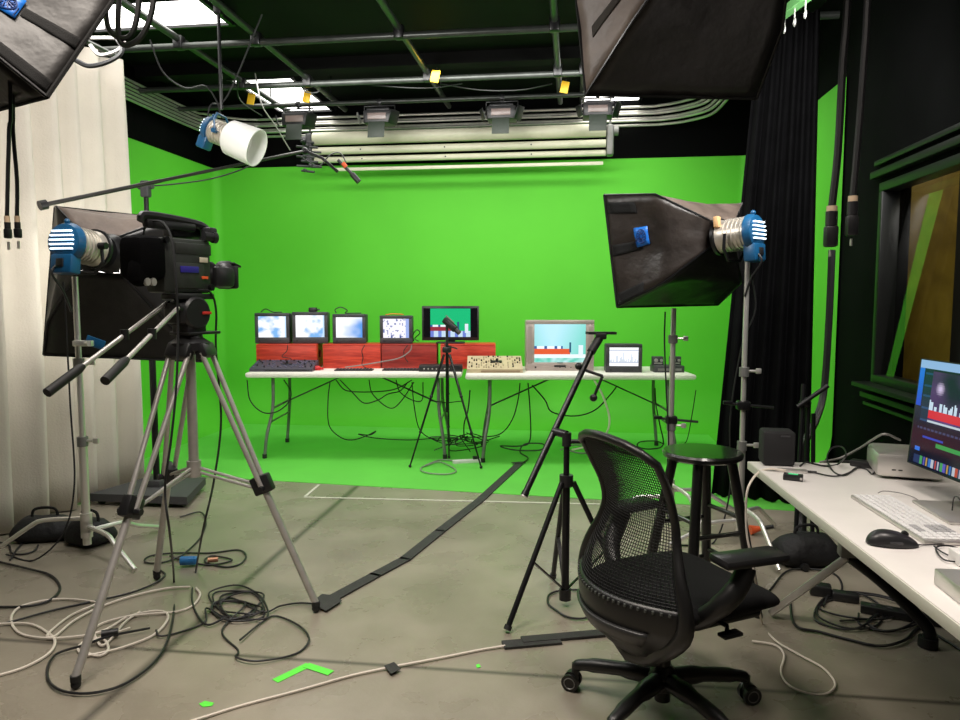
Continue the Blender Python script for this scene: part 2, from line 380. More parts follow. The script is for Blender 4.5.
# window in the right wall
def window():
    fm = MB(); t = .05
    def fr(y0, y1, z0, z1, x=XR-.02, dx=.1): fm.box((x+dx/2, (y0+y1)/2, (z0+z1)/2), (dx, y1-y0, z1-z0), .004)
    FRM = mat('dark_window_frame', (.005, .0055, .005), .4, var=.2)
    o = struct(MB().build('window_1', FRM), 'dark framed control room window')
    fr(WY0, WY1, WZ0, WZ0+t); fr(WY0, WY1, WZ1-t, WZ1); fr(WY1-t, WY1, WZ0+t, WZ1-t); fr(WY0, WY0+t, WZ0+t, WZ1-t)
    f = fm.build('window_frame', FRM, o)
    s = MB().box((XR-.05, (WY0+WY1)/2, WZ0-.012), (.12, WY1-WY0+.1, .025), .004).box((XR-.03, (WY0+WY1)/2, WZ0-.075), (.06, WY1-WY0+.1, .03), .004)\
        .box((XR-.02, (WY0+WY1)/2, WZ0-.13), (.04, WY1-WY0+.1, .02), .004).build('window_sill', FRM, o)
    MB().box((XR-.03, (WY0+WY1)/2, WZ1+.05), (.05, WY1-WY0+.1, .04), .004).box((XR-.02, (WY0+WY1)/2, WZ1+.12), (.03, WY1-WY0+.1, .03), .004).build('window_head', FRM, o)
    g = bpy.data.materials.new('window_glass'); g.use_nodes = True; nt = g.node_tree; nt.nodes.clear()
    ou = nt.nodes.new('ShaderNodeOutputMaterial'); tr = nt.nodes.new('ShaderNodeBsdfTransparent'); gl = nt.nodes.new('ShaderNodeBsdfGlossy')
    gl.inputs['Roughness'].default_value = .0; tr.inputs['Color'].default_value = (.85, .9, .87, 1); mx = nt.nodes.new('ShaderNodeMixShader')
    fr_ = nt.nodes.new('ShaderNodeFresnel'); fr_.inputs['IOR'].default_value = 2.2
    ge = nt.nodes.new('ShaderNodeNewGeometry'); s1 = nt.nodes.new('ShaderNodeMath'); s1.operation = 'SUBTRACT'; s1.inputs[0].default_value = 1; nt.links.new(ge.outputs['Backfacing'], s1.inputs[1])
    s2 = nt.nodes.new('ShaderNodeMath'); s2.operation = 'MULTIPLY'; nt.links.new(s1.outputs[0], s2.inputs[0]); nt.links.new(fr_.outputs[0], s2.inputs[1]); nt.links.new(s2.outputs[0], mx.inputs[0]); nt.links.new(tr.outputs[0], mx.inputs[1]); nt.links.new(gl.outputs[0], mx.inputs[2]); nt.links.new(mx.outputs[0], ou.inputs[0])
    pn = MB().box((0, 0, 0), (.006, WY1-WY0-.10, WZ1-WZ0-.06)).build('pane', g, o); pn.location = (XR+.065, (WY0+WY1)/2, (WZ0+WZ1)/2); pn.rotation_euler = (0, R(5), 0)
window()
# control room beyond the glass
struct(MB().box((XR+1.75, 3.0, ZC/2), (.1, 5.0, ZC)).build('wall_control_room', mat('control_room_wall', (.03, .03, .028), .8), smooth=False), 'dark far wall of the control room')
struct(MB().box((XR+.95, 5.25, ZC/2), (1.5, .1, ZC)).build('wall_control_end', MATS['control_room_wall'], smooth=False), 'dark end wall of the control room')
struct(MB().box((XR+1.0, 2.8, -.05), (1.6, 5.0, .1)).build('floor_control_room', MATS['control_room_wall'], smooth=False), 'control room floor')
pb = MB().box((0, 0, 1.25), (.34, .03, 1.9), .003).build('plywood_panel', PLY)
pb.location = (XR+.50, 5.1, 0); pb.rotation_euler = (0, 0, R(-4)); tag(pb, 'yellow plywood panel standing in the room behind the window', 'panel')
MB().box((-.155, -.03, 1.25), (.03, .02, 1.9), .002).build('edge_strip', GREYMT, pb)
area('control_room_light', (XR+1.0, 3.6, 3.2), (XR+1.1, 5.0, 1.4), .5, .5, 16, (1, .85, .6))
# ceiling beams and steel grid
for i, y in enumerate((1.2, 3.0, 4.75, 6.45)):
    struct(MB().box(((XL+XR)/2, y, ZC-.05), (XR-XL, .16, .10)).build('beam_%d' % (i+1), CEILM, smooth=False), 'dark ceiling beam')
def pipe(p, q, r, lab, group=None):
    o = MB(True).cyl(p, q, r, seg=14).build('grid_pipe', PIPEM)
    return tag(o, lab, 'pipe', group)
ZG = 3.3
xs = [(-2.96, 'grid pipe nearest the white drape, running towards the green wall'), (-2.35, 'grid pipe passing the ceiling light panel, running towards the green wall'),
      (-1.27, 'grid pipe over the middle monitors, running towards the green wall'), (-.155, 'grid pipe beside the overhead soft box, running towards the green wall'), (.06, 'short visible grid pipe just behind the overhead soft box')]
for x, lab in xs:
    o = pipe((x, 1.0, ZG), (x, 7.35, ZG), .026, lab)
    c = MB(True)
    for y in (5.25, 6.28): MB(True).box((x, y, ZG-.026), (.075, .075, .10), .015).build('pipe_clamp', BLKMT, o)
    h = MB(True)
    for y in (2.2, 4.4, 6.9): h.cyl((x, y, ZG), (x, y, ZC-.002), .008, seg=6)
    h.build('hanger_rod', BLKMT, o)
pipe((XL+.05, 5.25, ZG-.052), (XR-.05, 5.25, ZG-.052), .026, 'cross pipe of the lighting grid, nearer of the two across the ceiling')
pipe((XL+.05, 6.28, ZG-.052), (XR-.05, 6.28, ZG-.052), .026, 'cross pipe of the lighting grid just in front of the small studio lamps')
pipe((XL+.05, 6.92, ZG-.052), (XR-.05, 6.92, ZG-.052), .022, 'cross pipe of the lighting grid carrying the row of small lamps')
# conduits round the room
for k in range(6):
    z = 3.13+.034*k; off = .0
    xl = XL+.10; yb = YB-.12-(.05 if k % 2 else 0); xr = XR-.45
    pts = [(xl, 2.0, z), (xl, 4.0, z), (xl, yb-.7, z)]
    for a in (150, 120, 100): pts.append((xl+.6+.6*math.cos(R(a)), yb-.6+.6*math.sin(R(a)), z))
    pts += [(xl+.75, yb, z), (-1.0, yb, z), (xr-.75, yb, z)]
    for a in (70, 45, 20): pts.append((xr-.6+.6*math.cos(R(a))-.02*k, yb-.6+.6*math.sin(R(a)), z))
    pts.append((xr-.02*k, yb-.9, z)); pts.append((xr-.02*k, 6.0, z))
    o = MB(True).tube(pts, .0135, 8, sm=5).build('conduit_pipe', STEELW)
    tag(o, 'pale steel conduit curving round the back wall, ' + ['lowest', 'second from the bottom', 'third from the bottom', 'third from the top', 'second from the top', 'topmost'][k] + ' of six', 'conduit', 'conduit bundle under the ceiling')
# ceiling light panels
def troffer(x, y, sx, sy, lab):
    t = thing('ceiling_light', lab, 'ceiling light', (x, y, ZC-.10), 0, 'ceiling light panels')
    MB().box((0, sy/2, .05), (sx+.06, .03, .1)).box((0, -sy/2, .05), (sx+.06, .03, .1)).box((sx/2, 0, .05), (.03, sy, .1)).box((-sx/2, 0, .05), (.03, sy, .1)).build('frame', BLKMT, t)
    MB().box((0, 0, .03), (sx-.02, sy-.02, .02)).build('diffuser', emis('light_panel', (1, .97, .93), 5.0), t)
    return t
def between(a, b): return ((a.x+b.x)/2, (a.y+b.y)/2)
a = pt(233, 24, z=ZC-.08); troffer(a.x-.6, a.y-.62, 1.2, 1.2, 'bright ceiling light panel beside the overhead soft box with the blue label')
b = pt(329, 106, z=ZC-.08); troffer(b.x-.3, b.y-.45, .6, 1.2, 'bright ceiling light panel behind the small lamps over the monitors')
b2 = pt(640, 99, z=ZC-.08); troffer(b2.x-.3, b2.y-.45, .6, 1.2, 'bright ceiling light panel half hidden by the large overhead soft box')
# roller screens in front of the back wall
def roller():
    y = 7.42; a = pt(307, 140, d=7.9); xa = -2.72; xb = .30
    t = thing('roller_screens', 'cream rolled projection screens hung one below the other above the green wall', 'projection screen', ((xa+xb)/2, y, 2.90))
    L = xb-xa; h = L/2
    def rod(z, r, yy=0, l=h): return MB().cyl((-l, yy, z), (l, yy, z), r, seg=20)
    rod(.13, .065).build('screen_roll', BONE, t); rod(.0, .038, -.02).build('screen_roll', BONE, t); rod(-.085, .030, .02).build('screen_roll', BONE, t)
    MB().box((.1, 0, -.19), (L-.25, .02, .035), .006).build('bottom_bar', BONE, t)
    for s in (-1, 1):
        e = MB().box((s*(h+.04), 0, .03), (.07, .12, .30), .02).cyl((s*(h+.07), 0, .12), (s*(h+.12), 0, .12), .045)
        e.cyl((s*(h+.04), 0, .15), (s*(h+.04), 0, ZC-2.902), .012, seg=8)
        e.build('end_bracket', GREYMT if s > 0 else DKGREY, t)
    sc = MB()
    for x in (-.9, -.1, .7): sc.cyl((x*1.1, -.062, .0), (x*1.1, -.057, .0), .008, seg=8).cyl((x*1.1, -.012, -.085), (x*1.1, -.007, -.085), .008, seg=8)
    sc.build('screw', BLKMT, t)
    g = MB()      # pulley gear at one end
    for k in range(7): g.cyl((-h-.12-.05*(k % 2), -.05, .10-.05*k), (-h+.02+.04*(k % 3), -.05, .08-.05*k), .012, seg=8).sphere((-h-.08+.03*(k % 3), -.06, .1-.05*k), .022, 8)
    g.build('pulley_gear', DKGREY, t)
roller()
# small studio lamps hanging in a row
def small_lamp():
    t = thing('studio_lamp', '', 'studio lamp', (0, 0, 0), 0, 'small lamps in a row under the grid')
    MB().box((0, 0, 0), (.27, .20, .12), .01).box((0, 0, .07), (.22, .14, .03), .005).build('housing', BLKPL, t)
    l = MB(); l.box((0, -.105, .0), (.18, .012, .06), .002); l.build('lens', mat('dim_lens', (.16, .12, .11), .3, var=.1), t)
    MB().box((0, -.13, -.13), (.16, .006, .16), .001, rot=(-15, 0, 0)).build('barn_door', mat('dark_green_flap', (.012, .02, .012), .6), t)
    MB().box((.17, -.12, -.02), (.006, .13, .13), .001, rot=(0, 18, -25)).build('barn_door', BLKMT, t)
    MB().box((-.17, -.12, -.02), (.006, .10, .10), .001, rot=(0, -18, 25)).build('barn_door', BLKMT, t)
    MB().tube([(-.15, 0, 0), (-.15, 0, .12), (.15, 0, .12), (.15, 0, 0)], .008, 8).build('yoke', BLKMT, t)
    MB().cyl((0, 0, .12), (0, 0, .16), .014, seg=8).box((0, 0, .16), (.05, .05, .05), .008).build('clamp', BLKMT, t)
    return t
lamps = [(292, 'small studio lamp on the grid, in front of the lit ceiling panel'), (378, 'small studio lamp above the end of the rolled screens, beside a yellow tag'),
         (503, 'small studio lamp above the middle of the rolled screens, with a glowing lens'), (597, 'small studio lamp beside the edge of the large overhead soft box')]
l0 = small_lamp()
for i, (px, lab) in enumerate(lamps):
    q = pt(px, 104, d=7.05); x = q.x; loc = (x, 6.92, 3.09)
    if i == 0: l0.location = loc; l0['label'] = lab; L_ = l0
    else: L_ = dup(l0, loc, 0, lab)
# yellow tags
for px, py, x, lab in ((241, 95, -3.0, 'yellow tag clipped to the grid pipe nearest the white drape'), (327, 95, -2.46, 'yellow tag on the pipe crossing the lit ceiling panel'),
                 (442, 86, -1.17, 'yellow tag on the grid pipe over the middle monitors'), (567, 96, -.10, 'yellow tag on the grid pipe beside the overhead soft box')):
    y = 6.55 if px != 442 else 6.1
    o = MB().box((0, 0, 0), (.07, .012, .10), .003).build('yellow_tag', YELLOW); o.location = (x, y, ZG-.085); o.rotation_euler = (0, R(12), 0)
    MB().cyl((0, 0, .045), (0, 0, .07), .005, seg=6).build('wire', BLKPL, o)
    tag(o, lab, 'tag', 'yellow tags on the grid')
# loose wires under the ceiling
for i, (ps, r, lab) in enumerate([
    ([(360, 78, 6.6), (395, 87, 6.5), (430, 88, 6.5), (462, 75, 6.6)], .006, 'thin black wire sagging under the grid between two yellow tags'),
    ([(440, 78, 6.6), (480, 90, 6.5), (520, 90, 6.5), (552, 74, 6.6)], .006, 'thin black wire sagging above the lamp with the glowing lens'),
    ([(300, 78, 6.6), (306, 92, 6.6), (318, 92, 6.6), (322, 84, 6.6)], .006, 'short black wire loop hanging against the lit ceiling panel'),
    ([(255, 70, 6.3), (262, 105, 6.3), (275, 125, 6.6), (290, 150, 6.9)], .006, 'grey wire dropping from the grid to the end of the rolled screens'),
    ([(150, 40, 5.0), (163, 72, 5.0), (185, 88, 5.0), (205, 86, 5.0), (216, 100, 5.0), (222, 118, 5.0)], .006, 'black wire running down to the hanging blue studio lamp'),
    ([(238, 80, 6.0), (240, 100, 6.2), (262, 116, 6.6)], .005, 'black wire hanging beside the corner of the lit ceiling panel')]):
    pp = [pt(x, y, d=d) for x, y, d in ps]
    for q in pp: q.z = min(q.z, ZG-.03)
    cable('ceiling_wire', pp, r, CABLEB if i != 3 else CABLEG, lab, 'wire')
# big cable loops beside the overhead soft box
for ps, lab, mm in [([(122, -40, 2.6), (118, 20, 2.6), (122, 44, 2.6), (140, 38, 2.6), (152, 10, 2.6), (156, -40, 2.6)], 'thick black cable loop hanging beside the overhead soft box, outermost', CABLEB),
                ([(106, -40, 2.6), (106, 16, 2.6), (114, 35, 2.6), (130, 36, 2.6), (138, 10, 2.6), (140, -40, 2.6)], 'thick black cable loop hanging beside the overhead soft box, innermost', CABLEB),
                ([(90, 45, 3.1), (100, 55, 3.1), (118, 50, 3.1), (124, 40, 3.1), (110, 38, 3.1), (88, 38, 3.1)], 'grey cable coil lying behind the overhead soft box above the white drape', CABLEG),
                ([(75, 60, 3.1), (90, 66, 3.1), (112, 60, 3.1), (122, 48, 3.1), (105, 25, 3.1)], 'black cable looping over the top of the white drape', CABLEB)]:
    cable('cable_loop', [pt(x, y, d=d) for x, y, d in ps], .010 if mm is CABLEB else .008, mm, lab, sm=8)
# ------------------------------------------------------------------ drapes
def drape(name, m, path, ztop, amp, folds, lab, spread=0.0, z0=.01, lean=0.0, seed=1, amp_top=None):
    rnd = random.Random(seed); L = [0]
    P = [Vector((p[0], p[1], 0)) for p in path]
    for a, b in zip(P, P[1:]): L.append(L[-1]+(b-a).length)
    ph = [rnd.uniform(-.6, .6) for _ in range(folds+2)]; am = [rnd.uniform(.55, 1.2) for _ in range(folds+2)]
    def at(u):
        s = u*L[-1]
        for i in range(len(P)-1):
            if s <= L[i+1] or i == len(P)-2:
                t = (s-L[i])/(L[i+1]-L[i]); d = (P[i+1]-P[i]).normalized()
                return P[i]+(P[i+1]-P[i])*t, Vector((-d.y, d.x, 0)), d
    def fn(u, v):
        p, n, d = at(u); z = z0+(ztop-z0)*v
        k = int(u*folds); f = u*folds-k
        A = amp*(am[k]*(1-f)+am[k+1]*f)*(1.0-.35*v)
        phs = ph[k]*(1-f)+ph[k+1]*f
        o = A*math.sin(2*PI*u*folds+phs+.5*math.sin(3*v+k*.3))+.25*A*math.sin(4*PI*u*folds+2.1*phs+v*1.5)
        q = p+n*o + d*(((u-.5)*spread+lean)*(1-v)); return (q.x, q.y, z)
    b = MB(True); b.surf(fn, folds*12, 14)
    o = b.build(name, m, ang=3.0, solid=.006); tag(o, lab, 'curtain')
    return o
a = V(-2.87, 3.55); b = V(-2.56, 5.25)
c0 = Vector((-3.33, 2.2, 0))
drape('white_drape', WHITECLOTH, [(c0.x, c0.y), (a.x, a.y), (b.x, b.y)], 3.02, .105, 12, 'floor length white muslin drape hanging in folds beside the green stage', seed=3)
struct(MB(True).tube([(c0.x, c0.y, 3.06), (a.x, a.y, 3.06), (b.x, b.y, 3.06)], .02, 8).build('trim_1', PIPEM), 'curtain track above the white drape')
c1 = V(1.80, 4.80); c2 = V(2.12, 4.66)
drape('black_drape', BLACKCLOTH, [(c1.x, c1.y), (c2.x, c2.y)], 3.15, .045, 6, 'tall black velour drape hanging at the edge of the green stage behind the stand lamp', spread=.26, lean=-.085, seed=9)
def chain_track():
    p = V(1.2, 4.2, 3.14); a = pt(780, 30, d=3.9); b = pt(830, -14, d=3.45); a.z = b.z = 2.83
    t = MB(True).bar(a, b, .05, .04); o = t.build('curtain_track', mat('track_green', (.10, .28, .09), .4, metal=.3)); tag(o, 'green tinted curtain track with hooks up beside the black drape', 'track')
    h = MB(True)
    for k in range(3):
        q = a.lerp(b, .1+.22*k)
        h.tube([q+Vector((0, 0, -.02)), q+Vector((0, 0, -.07))], .004, 6).tube([q+Vector((0, math.cos(x)*.014, -.085+math.sin(x)*.018)) for x in [j*PI/4 for j in range(8)]], .004, 6, closed=True)
    h.build('hook', GREYMT, o)
    r = MB(True); q = (a+b)/2
    r.cyl(q, (q.x, q.y, ZC-.002), .008, seg=6); r.build('hanger_rod', BLKMT, o)
chain_track()
# ------------------------------------------------------------------ soft boxes
def softbox(name, corners, apex, ring, lab, mats=(SOFTBLACK, SOFTBLACK, SOFTBLACK, SOFTBLACK), mid=.62, bulge=1.18, emit=0, tagside=None, seams=True, cat='soft box'):
    """corners: opening, in order (bottom near, top near, top far, bottom far); apex: centre of lamp ring. Panels i between corner i and i+1."""
    C = [Vector(c) for c in corners]; A = Vector(apex); cen = sum(C, Vector())/4
    t = thing(name, lab, cat, (cen.x, cen.y, min(c.z for c in C)))
    ringp = [A+(c-cen)*ring for c in C]
    midp = [r.lerp(c, mid)+((r.lerp(c, mid))-(A.lerp(cen, mid)))*(bulge-1) for r, c in zip(ringp, C)]
    bm = MB(True)
    for i in range(4):
        j = (i+1) % 4; bm.mi = i
        def P(u, v, i=i, j=j):
            # v 0..1 from ring to opening, through mid ring
            if v < mid: s = v/mid; a = ringp[i].lerp(midp[i], s); b = ringp[j].lerp(midp[j], s)
            else: s = (v-mid)/(1-mid); a = midp[i].lerp(C[i], s); b = midp[j].lerp(C[j], s)
            q = a.lerp(b, u); c = A.lerp(cen, v); inn = (c-q)
            sag = .10*math.sin(PI*u)*math.sin(PI*min(1, v*1.05))
            w_ = .010*noise.noise(q*9)+.004*noise.noise(q*23)
            return q+inn*sag+inn.normalized()*w_*math.sin(PI*u)
        bm.surf(P, 12, 14)
    sh = bm.build('shell', list(mats), t, ang=2.2, solid=.004)
    # lip, rods
    rods = MB(True)
    for i in range(4): rods.tube([ringp[i], midp[i], C[i]], .006, 6)
    rods.build('seam_rod', BLKMT, t)
    lip = MB(True)
    for i in range(4): lip.cyl(C[i], C[(i+1) % 4], .007, seg=6)
    lip.build('rim', VELCRO, t)
    MB(True).face([q.lerp(A, .02) for q in ringp]).build('back_plate', SOFTBLACK, t, smooth=False, solid=.004)
    n = (C[1]-C[0]).cross(C[3]-C[0]).normalized()
    if n.dot(cen-A) < 0: n = -n
    f = MB(True); s = [c.lerp(cen, .11)-n*.014 for c in C]; f.face(s); f.build('front_diffuser', emis('diffuser_cloth_%d' % emit, (1, .97, .92), 2.4 if emit == 1 else 4.5) if emit else DIFF, t, smooth=False, solid=.003)
    t['_'] = 0; del t['_']
    return t, C, midp, ringp, A, cen, n, mid
def on_panel(C, ringp, i, u, v, midp, mid=.62, inn=0):
    j = (i+1) % 4
    if v < mid: s = v/mid; a = ringp[i].lerp(midp[i], s); b = ringp[j].lerp(midp[j], s)
    else: s = (v-mid)/(1-mid); a = midp[i].lerp(C[i], s); b = midp[j].lerp(C[j], s)
    return a.lerp(b, u)
def strip(t, name, m, sb, i, u0, u1, v0, v1, lift=.004, th=.006, n=4):
    _, C, midp, ringp, A, cen, nn, mid = sb
    def P(u, v):
        uu = u0+(u1-u0)*u; vv = v0+(v1-v0)*v
        q = on_panel(C, ringp, i, uu, vv, midp, mid); c = A.lerp(cen, vv); inn = c-q
        w_ = .010*noise.noise(q*9)+.004*noise.noise(q*23)
        return q+inn*(.10*math.sin(PI*uu)*math.sin(PI*min(1, vv*1.05)))+inn.normalized()*(w_*math.sin(PI*uu)-lift)
    return MB(True).surf(P, n, n).build(name, m, t, solid=th, ang=2)
# stand soft box on the right side of the stage
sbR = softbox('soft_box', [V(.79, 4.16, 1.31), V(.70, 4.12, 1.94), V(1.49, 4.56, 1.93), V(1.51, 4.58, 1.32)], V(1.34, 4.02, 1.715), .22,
    'black soft box with a blue label on a stand near the black drape', (SOFTBROWN, SOFTLIT, SOFTBLACK, SOFTBLACK), emit=1, mid=.34, bulge=1.55)
for v in (.92,):
    for u in (.06, .50, .88): strip(sbR[0], 'velcro_strap', VELCRO, sbR, 0, u-.05, u+.05, .62, .97)
def blue_label(t, sb, i, u, v, du, dv, lab='blue label with a round fan emblem'):
    o = strip(t, 'label_patch', BLUETAG, sb, i, u-du, u+du, v-dv, v+dv, .010, .003)
    _, C, midp, ringp, A, cen, nn, mid = sb
    o2 = MB(True); c = on_panel(C, ringp, i, u, v, midp, mid); e1 = (on_panel(C, ringp, i, u+du, v, midp, mid)-c); e2 = (on_panel(C, ringp, i, u, v+dv, midp, mid)-c)
    inn = (A.lerp(cen, v)-c); c = c+inn*(.10*math.sin(PI*u)*math.sin(PI*min(1, v*1.05))); out = -inn.normalized()*.02
    for k in range(12):
        a = 2*PI*k/12; p = c+out+e1*.2*math.cos(a)+e2*.2*math.sin(a); q = c+out+e1*.62*math.cos(a+.35)+e2*.62*math.sin(a+.35)
        o2.cyl(p, q, .0025, seg=4)
    o2.tube([c+out+e1*.7*math.cos(x)+e2*.7*math.sin(x) for x in [j*PI/8 for j in range(16)]], .0025, 4, closed=True)
    for k in (-.55, 0): o2.cyl(c+out+e1*-.9+e2*(.85), c+out+e1*k+e2*(.85), .002, seg=4)
    o2.build('emblem', mat('navy_print', (.004, .03, .16), .5), o)
    return o
blue_label(sbR[0], sbR, 0, .58, .60, .10, .085)
# stand soft box near the white drape, pointing at the stage
sbL = softbox('soft_box', [V(-1.66, 4.28, .985), V(-1.62, 4.22, 1.80), V(-2.34, 4.02, 1.86), V(-2.48, 4.08, 1.04)], V(-2.05, 3.92, 1.60), .24,
    'large black soft box on a chrome stand between the white drape and the video camera', (SOFTBLACK, SOFTLIT, SOFTBLACK, SOFTBLACK), emit=2, mid=.45, bulge=1.3)
# overhead soft boxes
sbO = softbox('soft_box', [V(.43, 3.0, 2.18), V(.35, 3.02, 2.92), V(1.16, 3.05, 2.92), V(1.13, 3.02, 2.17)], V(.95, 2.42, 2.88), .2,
    'big black soft box hanging overhead with a lit-toned side panel', (SOFTLIT, SOFTBLACK, SOFTBLACK, SOFTBLACK), emit=0)
for u in (.25, .7): strip(sbO[0], 'velcro_strap', mat('brown_velcro', (.03, .024, .02), .9), sbO, 0, u-.03, u+.03, .35, .9)
P1 = pt(47, 97, d=2.25); P2 = pt(128, -22, d=2.45); P4 = pt(-70, 128, d=2.95); P3 = P2+P4-P1
nn = (P2-P1).cross(P4-P1).normalized(); cc = (P2+P4)/2
ap = cc+nn*.5 if (cc+nn*.5-Vector((0, 0, H))).length < (cc-nn*.5-Vector((0, 0, H))).length else cc-nn*.5
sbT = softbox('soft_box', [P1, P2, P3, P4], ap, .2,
    'big soft box hanging overhead above the white drape, wrinkled lit-toned nylon with a blue label', (SOFTDIMLIT, SOFTBLACK, SOFTBLACK, SOFTBLACK), emit=0)
for u, v0 in ((.06, .60), (.41, .70)): strip(sbT[0], 'velcro_strap', VELCRO, sbT, 0, u-.04, u+.04, v0, .98)
blue_label(sbT[0], sbT, 0, .41, .60, .09, .085)
for sb, r_ in ((sbO, .02), (sbT, .02)):
    h = MB(True); A = sb[4]; h.cyl(A, (A.x, A.y, ZC-.002), .014, seg=8); h.build('hanging_rod', BLKMT, sb[0])
    h = MB(True); n = sb[6]; h.lathe([(.08, -.22), (.105, -.18), (.11, -.02), (.12, 0)], A, 20, axis=tuple(n)); h.build('lamp_head', LAMPAL, sb[0])
# stand lamps (fresnel heads): local axis +x = light direction
def fresnel(name, loc, rz, lab, pitch=0, cloth=False, hang=None, diff=False, stand_z=None, wide=1.0):
    t = thing(name, lab, 'studio lamp', loc, rz)
    old = Matrix.Rotation(-pitch, 4, 'Y')
    def B(): return MB(M=old)
    s = wide
    B().lathe([(.098*s, -.13*s), (.105*s, -.10*s), (.105*s, .06*s), (.115*s, .09*s)], seg=28, axis=(1, 0, 0)).build('barrel', LAMPAL, t)
    f = B()
    for k in range(5): f.lathe([(.107*s, (-.09+.03*k)*s), (.113*s, (-.087+.03*k)*s), (.113*s, (-.083+.03*k)*s), (.107*s, (-.08+.03*k)*s)], seg=28, axis=(1, 0, 0))
    f.build('cooling_fin', LAMPAL, t)
    b = B()
    b.lathe([(.07*s, -.175*s), (.11*s, -.16*s), (.123*s, -.13*s), (.123*s, -.112*s), (.108*s, -.105*s)], seg=28, axis=(1, 0, 0))
    b.box((-.135*s, 0, -.135*s), (.09*s, .15*s, .12*s), .012).sphere((-.135*s, 0, .128*s), .018*s, 10)
    b.build('back_cover', BLUE, t)
    v = B()
    for k in range(5):
        z = (-.045+.027*k)*s; hw = math.sqrt(max(.0001, (.105*s)**2-z*z))*.8
        v.box((-.170*s, 0, z), (.020, 2*hw, .010*s), .002)
    v.build('glowing_vent', emis('lamp_vent_glow', (.75, .9, 1.0), 2.2), t)
    B().box((-.182*s, .0, -.13*s), (.012, .04, .04), .004).build('switch', BLKPL, t)
    B().lathe([(.117*s, .09*s), (.128*s, .095*s), (.128*s, .115*s), (.10*s, .115*s)], seg=28, axis=(1, 0, 0)).build('front_ring', BLUE if hang else BLKMT, t)
    B().box((.07*s, .10*s, .09*s), (.03, .035, .06), .006).build('yellow_clip', mat('tan_label', (.7, .42, .2), .5), t)
    y = MB(); sgn = 1 if hang else -1
    y.tube([(-.0, -.135*s, 0), (-.0, -.14*s, sgn*.10*s), (0, -.08*s, sgn*.17*s), (0, .08*s, sgn*.17*s), (0, .14*s, sgn*.10*s), (0, .135*s, 0)], .011*s, 8)
    y.cyl((0, -.17*s, 0), (0, -.12*s, 0), .022*s, seg=10)
    y.build('yoke', BLKMT if not hang else BLUE, t)
    B().tube([(-.16*s, .03, -.13*s), (-.20*s, .03, -.2*s), (-.12*s, .02, -.30*s), (-.05, .01, -.42*s)] if not hang else [(-.16*s, 0, 0), (-.2*s, 0, .15), (-.05, 0, .25), (0, 0, hang)], .006, 6, sm=6).build('power_lead', CABLEB, t)
    return t
def heading(dx, dy): 
    p = V(dx, dy); return math.atan2(p.y, p.x)
fL = fresnel('studio_lamp', V(-2.0, 3.66, 1.62), heading(.20, .98), 'blue backed studio lamp with glowing vents on the chrome stand by the white drape', pitch=R(-6), wide=.80)
fR = fresnel('studio_lamp', V(1.375, 3.93, 1.70), heading(-.66, .72), 'blue backed studio lamp with glowing vents on the stand in front of the black drape', pitch=R(-4), wide=.80)
hl = pt(222, 134, d=5.0)
fH = fresnel('studio_lamp', hl, heading(.80, -.12), 'studio lamp hanging from the grid with blue ends and a white diffusion sleeve', pitch=R(-22), hang=ZG-hl.z, wide=.72)
MB(M=Matrix.Rotation(R(22), 4, 'Y')).lathe([(.10, .05), (.118, .07), (.128, .27), (.120, .27), (.112, .16)], seg=24, axis=(1, 0, 0)).build('diffusion_sleeve', DIFF, fH)
MB().cyl((0, 0, .16), (0, 0, ZG-hl.z), .012, seg=8).box((0, 0, ZG-hl.z-.01), (.05, .05, .07), .006).build('hanger', BLKMT, fH)
# crinkled foil edge of the left lamp (chrome speed ring)
MB(True).lathe([(.085, 0), (.105, .03), (.105, .05)], V(-1.98, 3.82, 1.60), 24, axis=tuple(V(.22, .97, -.08))).build('speed_ring', BLKMT, sbL[0])
# ------------------------------------------------------------------ stands
def cstand(loc, top, lab, legs, r=.017, parts=(.55, .95), name='light_stand', base_z=.13, mat1=CHROME, knobs=True):
    t = thing(name, lab, 'light stand', loc)
    n = len(parts)
    MB().cyl((0, 0, .06), (0, 0, parts[0]*top), r+.004).build('column', mat1, t)
    MB().cyl((0, 0, parts[0]*top), (0, 0, top), r-.002).build('riser', mat1, t)
    for f in parts:
        MB().cyl((0, 0, f*top-.03), (0, 0, f*top+.02), r+.010).build('collar', GREYMT, t)
    for f in parts:
        MB().cyl((0, 0, f*top), (.06, 0, f*top), .007, seg=8).box((.075, 0, f*top), (.03, .012, .03), .005).build('knob', mat1, t)
    for (dx, dy, z0) in legs:
        h = Vector((dx, dy, 0)); L = h.length; h.normalize()
        b = MB().tube([(0, 0, z0), h*.03+Vector((0, 0, z0)), h*(L*.45)+Vector((0, 0, z0-.01)), h*(L*.62)+Vector((0, 0, z0-.05)), h*L+Vector((0, 0, .018))], .012, 8, sm=3)
        b.cyl((0, 0, z0-.03), (0, 0, z0+.03), r+.012)
        lg = b.build('leg', CHROME, t)
    return t
def vd(dx, dy): q = V(dx, dy); return (q.x, q.y)
bl = V(-2.08, 3.72); 
stL = cstand((bl.x, bl.y, 0), 1.47, 'chrome stand carrying the lamp by the white drape, black bags at its feet', [(*vd(.37, -.25), .16), (*vd(-.50, .0), .20), (*vd(.22, .42), .13)], parts=(.42, .70))
q = V(1.17, 4.36)
stR1 = cstand((q.x, q.y, 0), 1.30, 'slim chrome stand below the soft box, rising in front of the table end', [(*vd(-.42, .05), .14), (*vd(.45, .10), .18), (*vd(.1, -.45), .22)], r=.018, parts=(.45, .86))
q = V(1.43, 3.88)
stR2 = cstand((q.x, q.y, 0), 1.56, 'chrome stand carrying the blue backed lamp before the black drape', [(*vd(-.40, -.05), .14), (*vd(.32, .30), .18), (*vd(.05, -.42), .22)], r=.016, parts=(.36, .62))
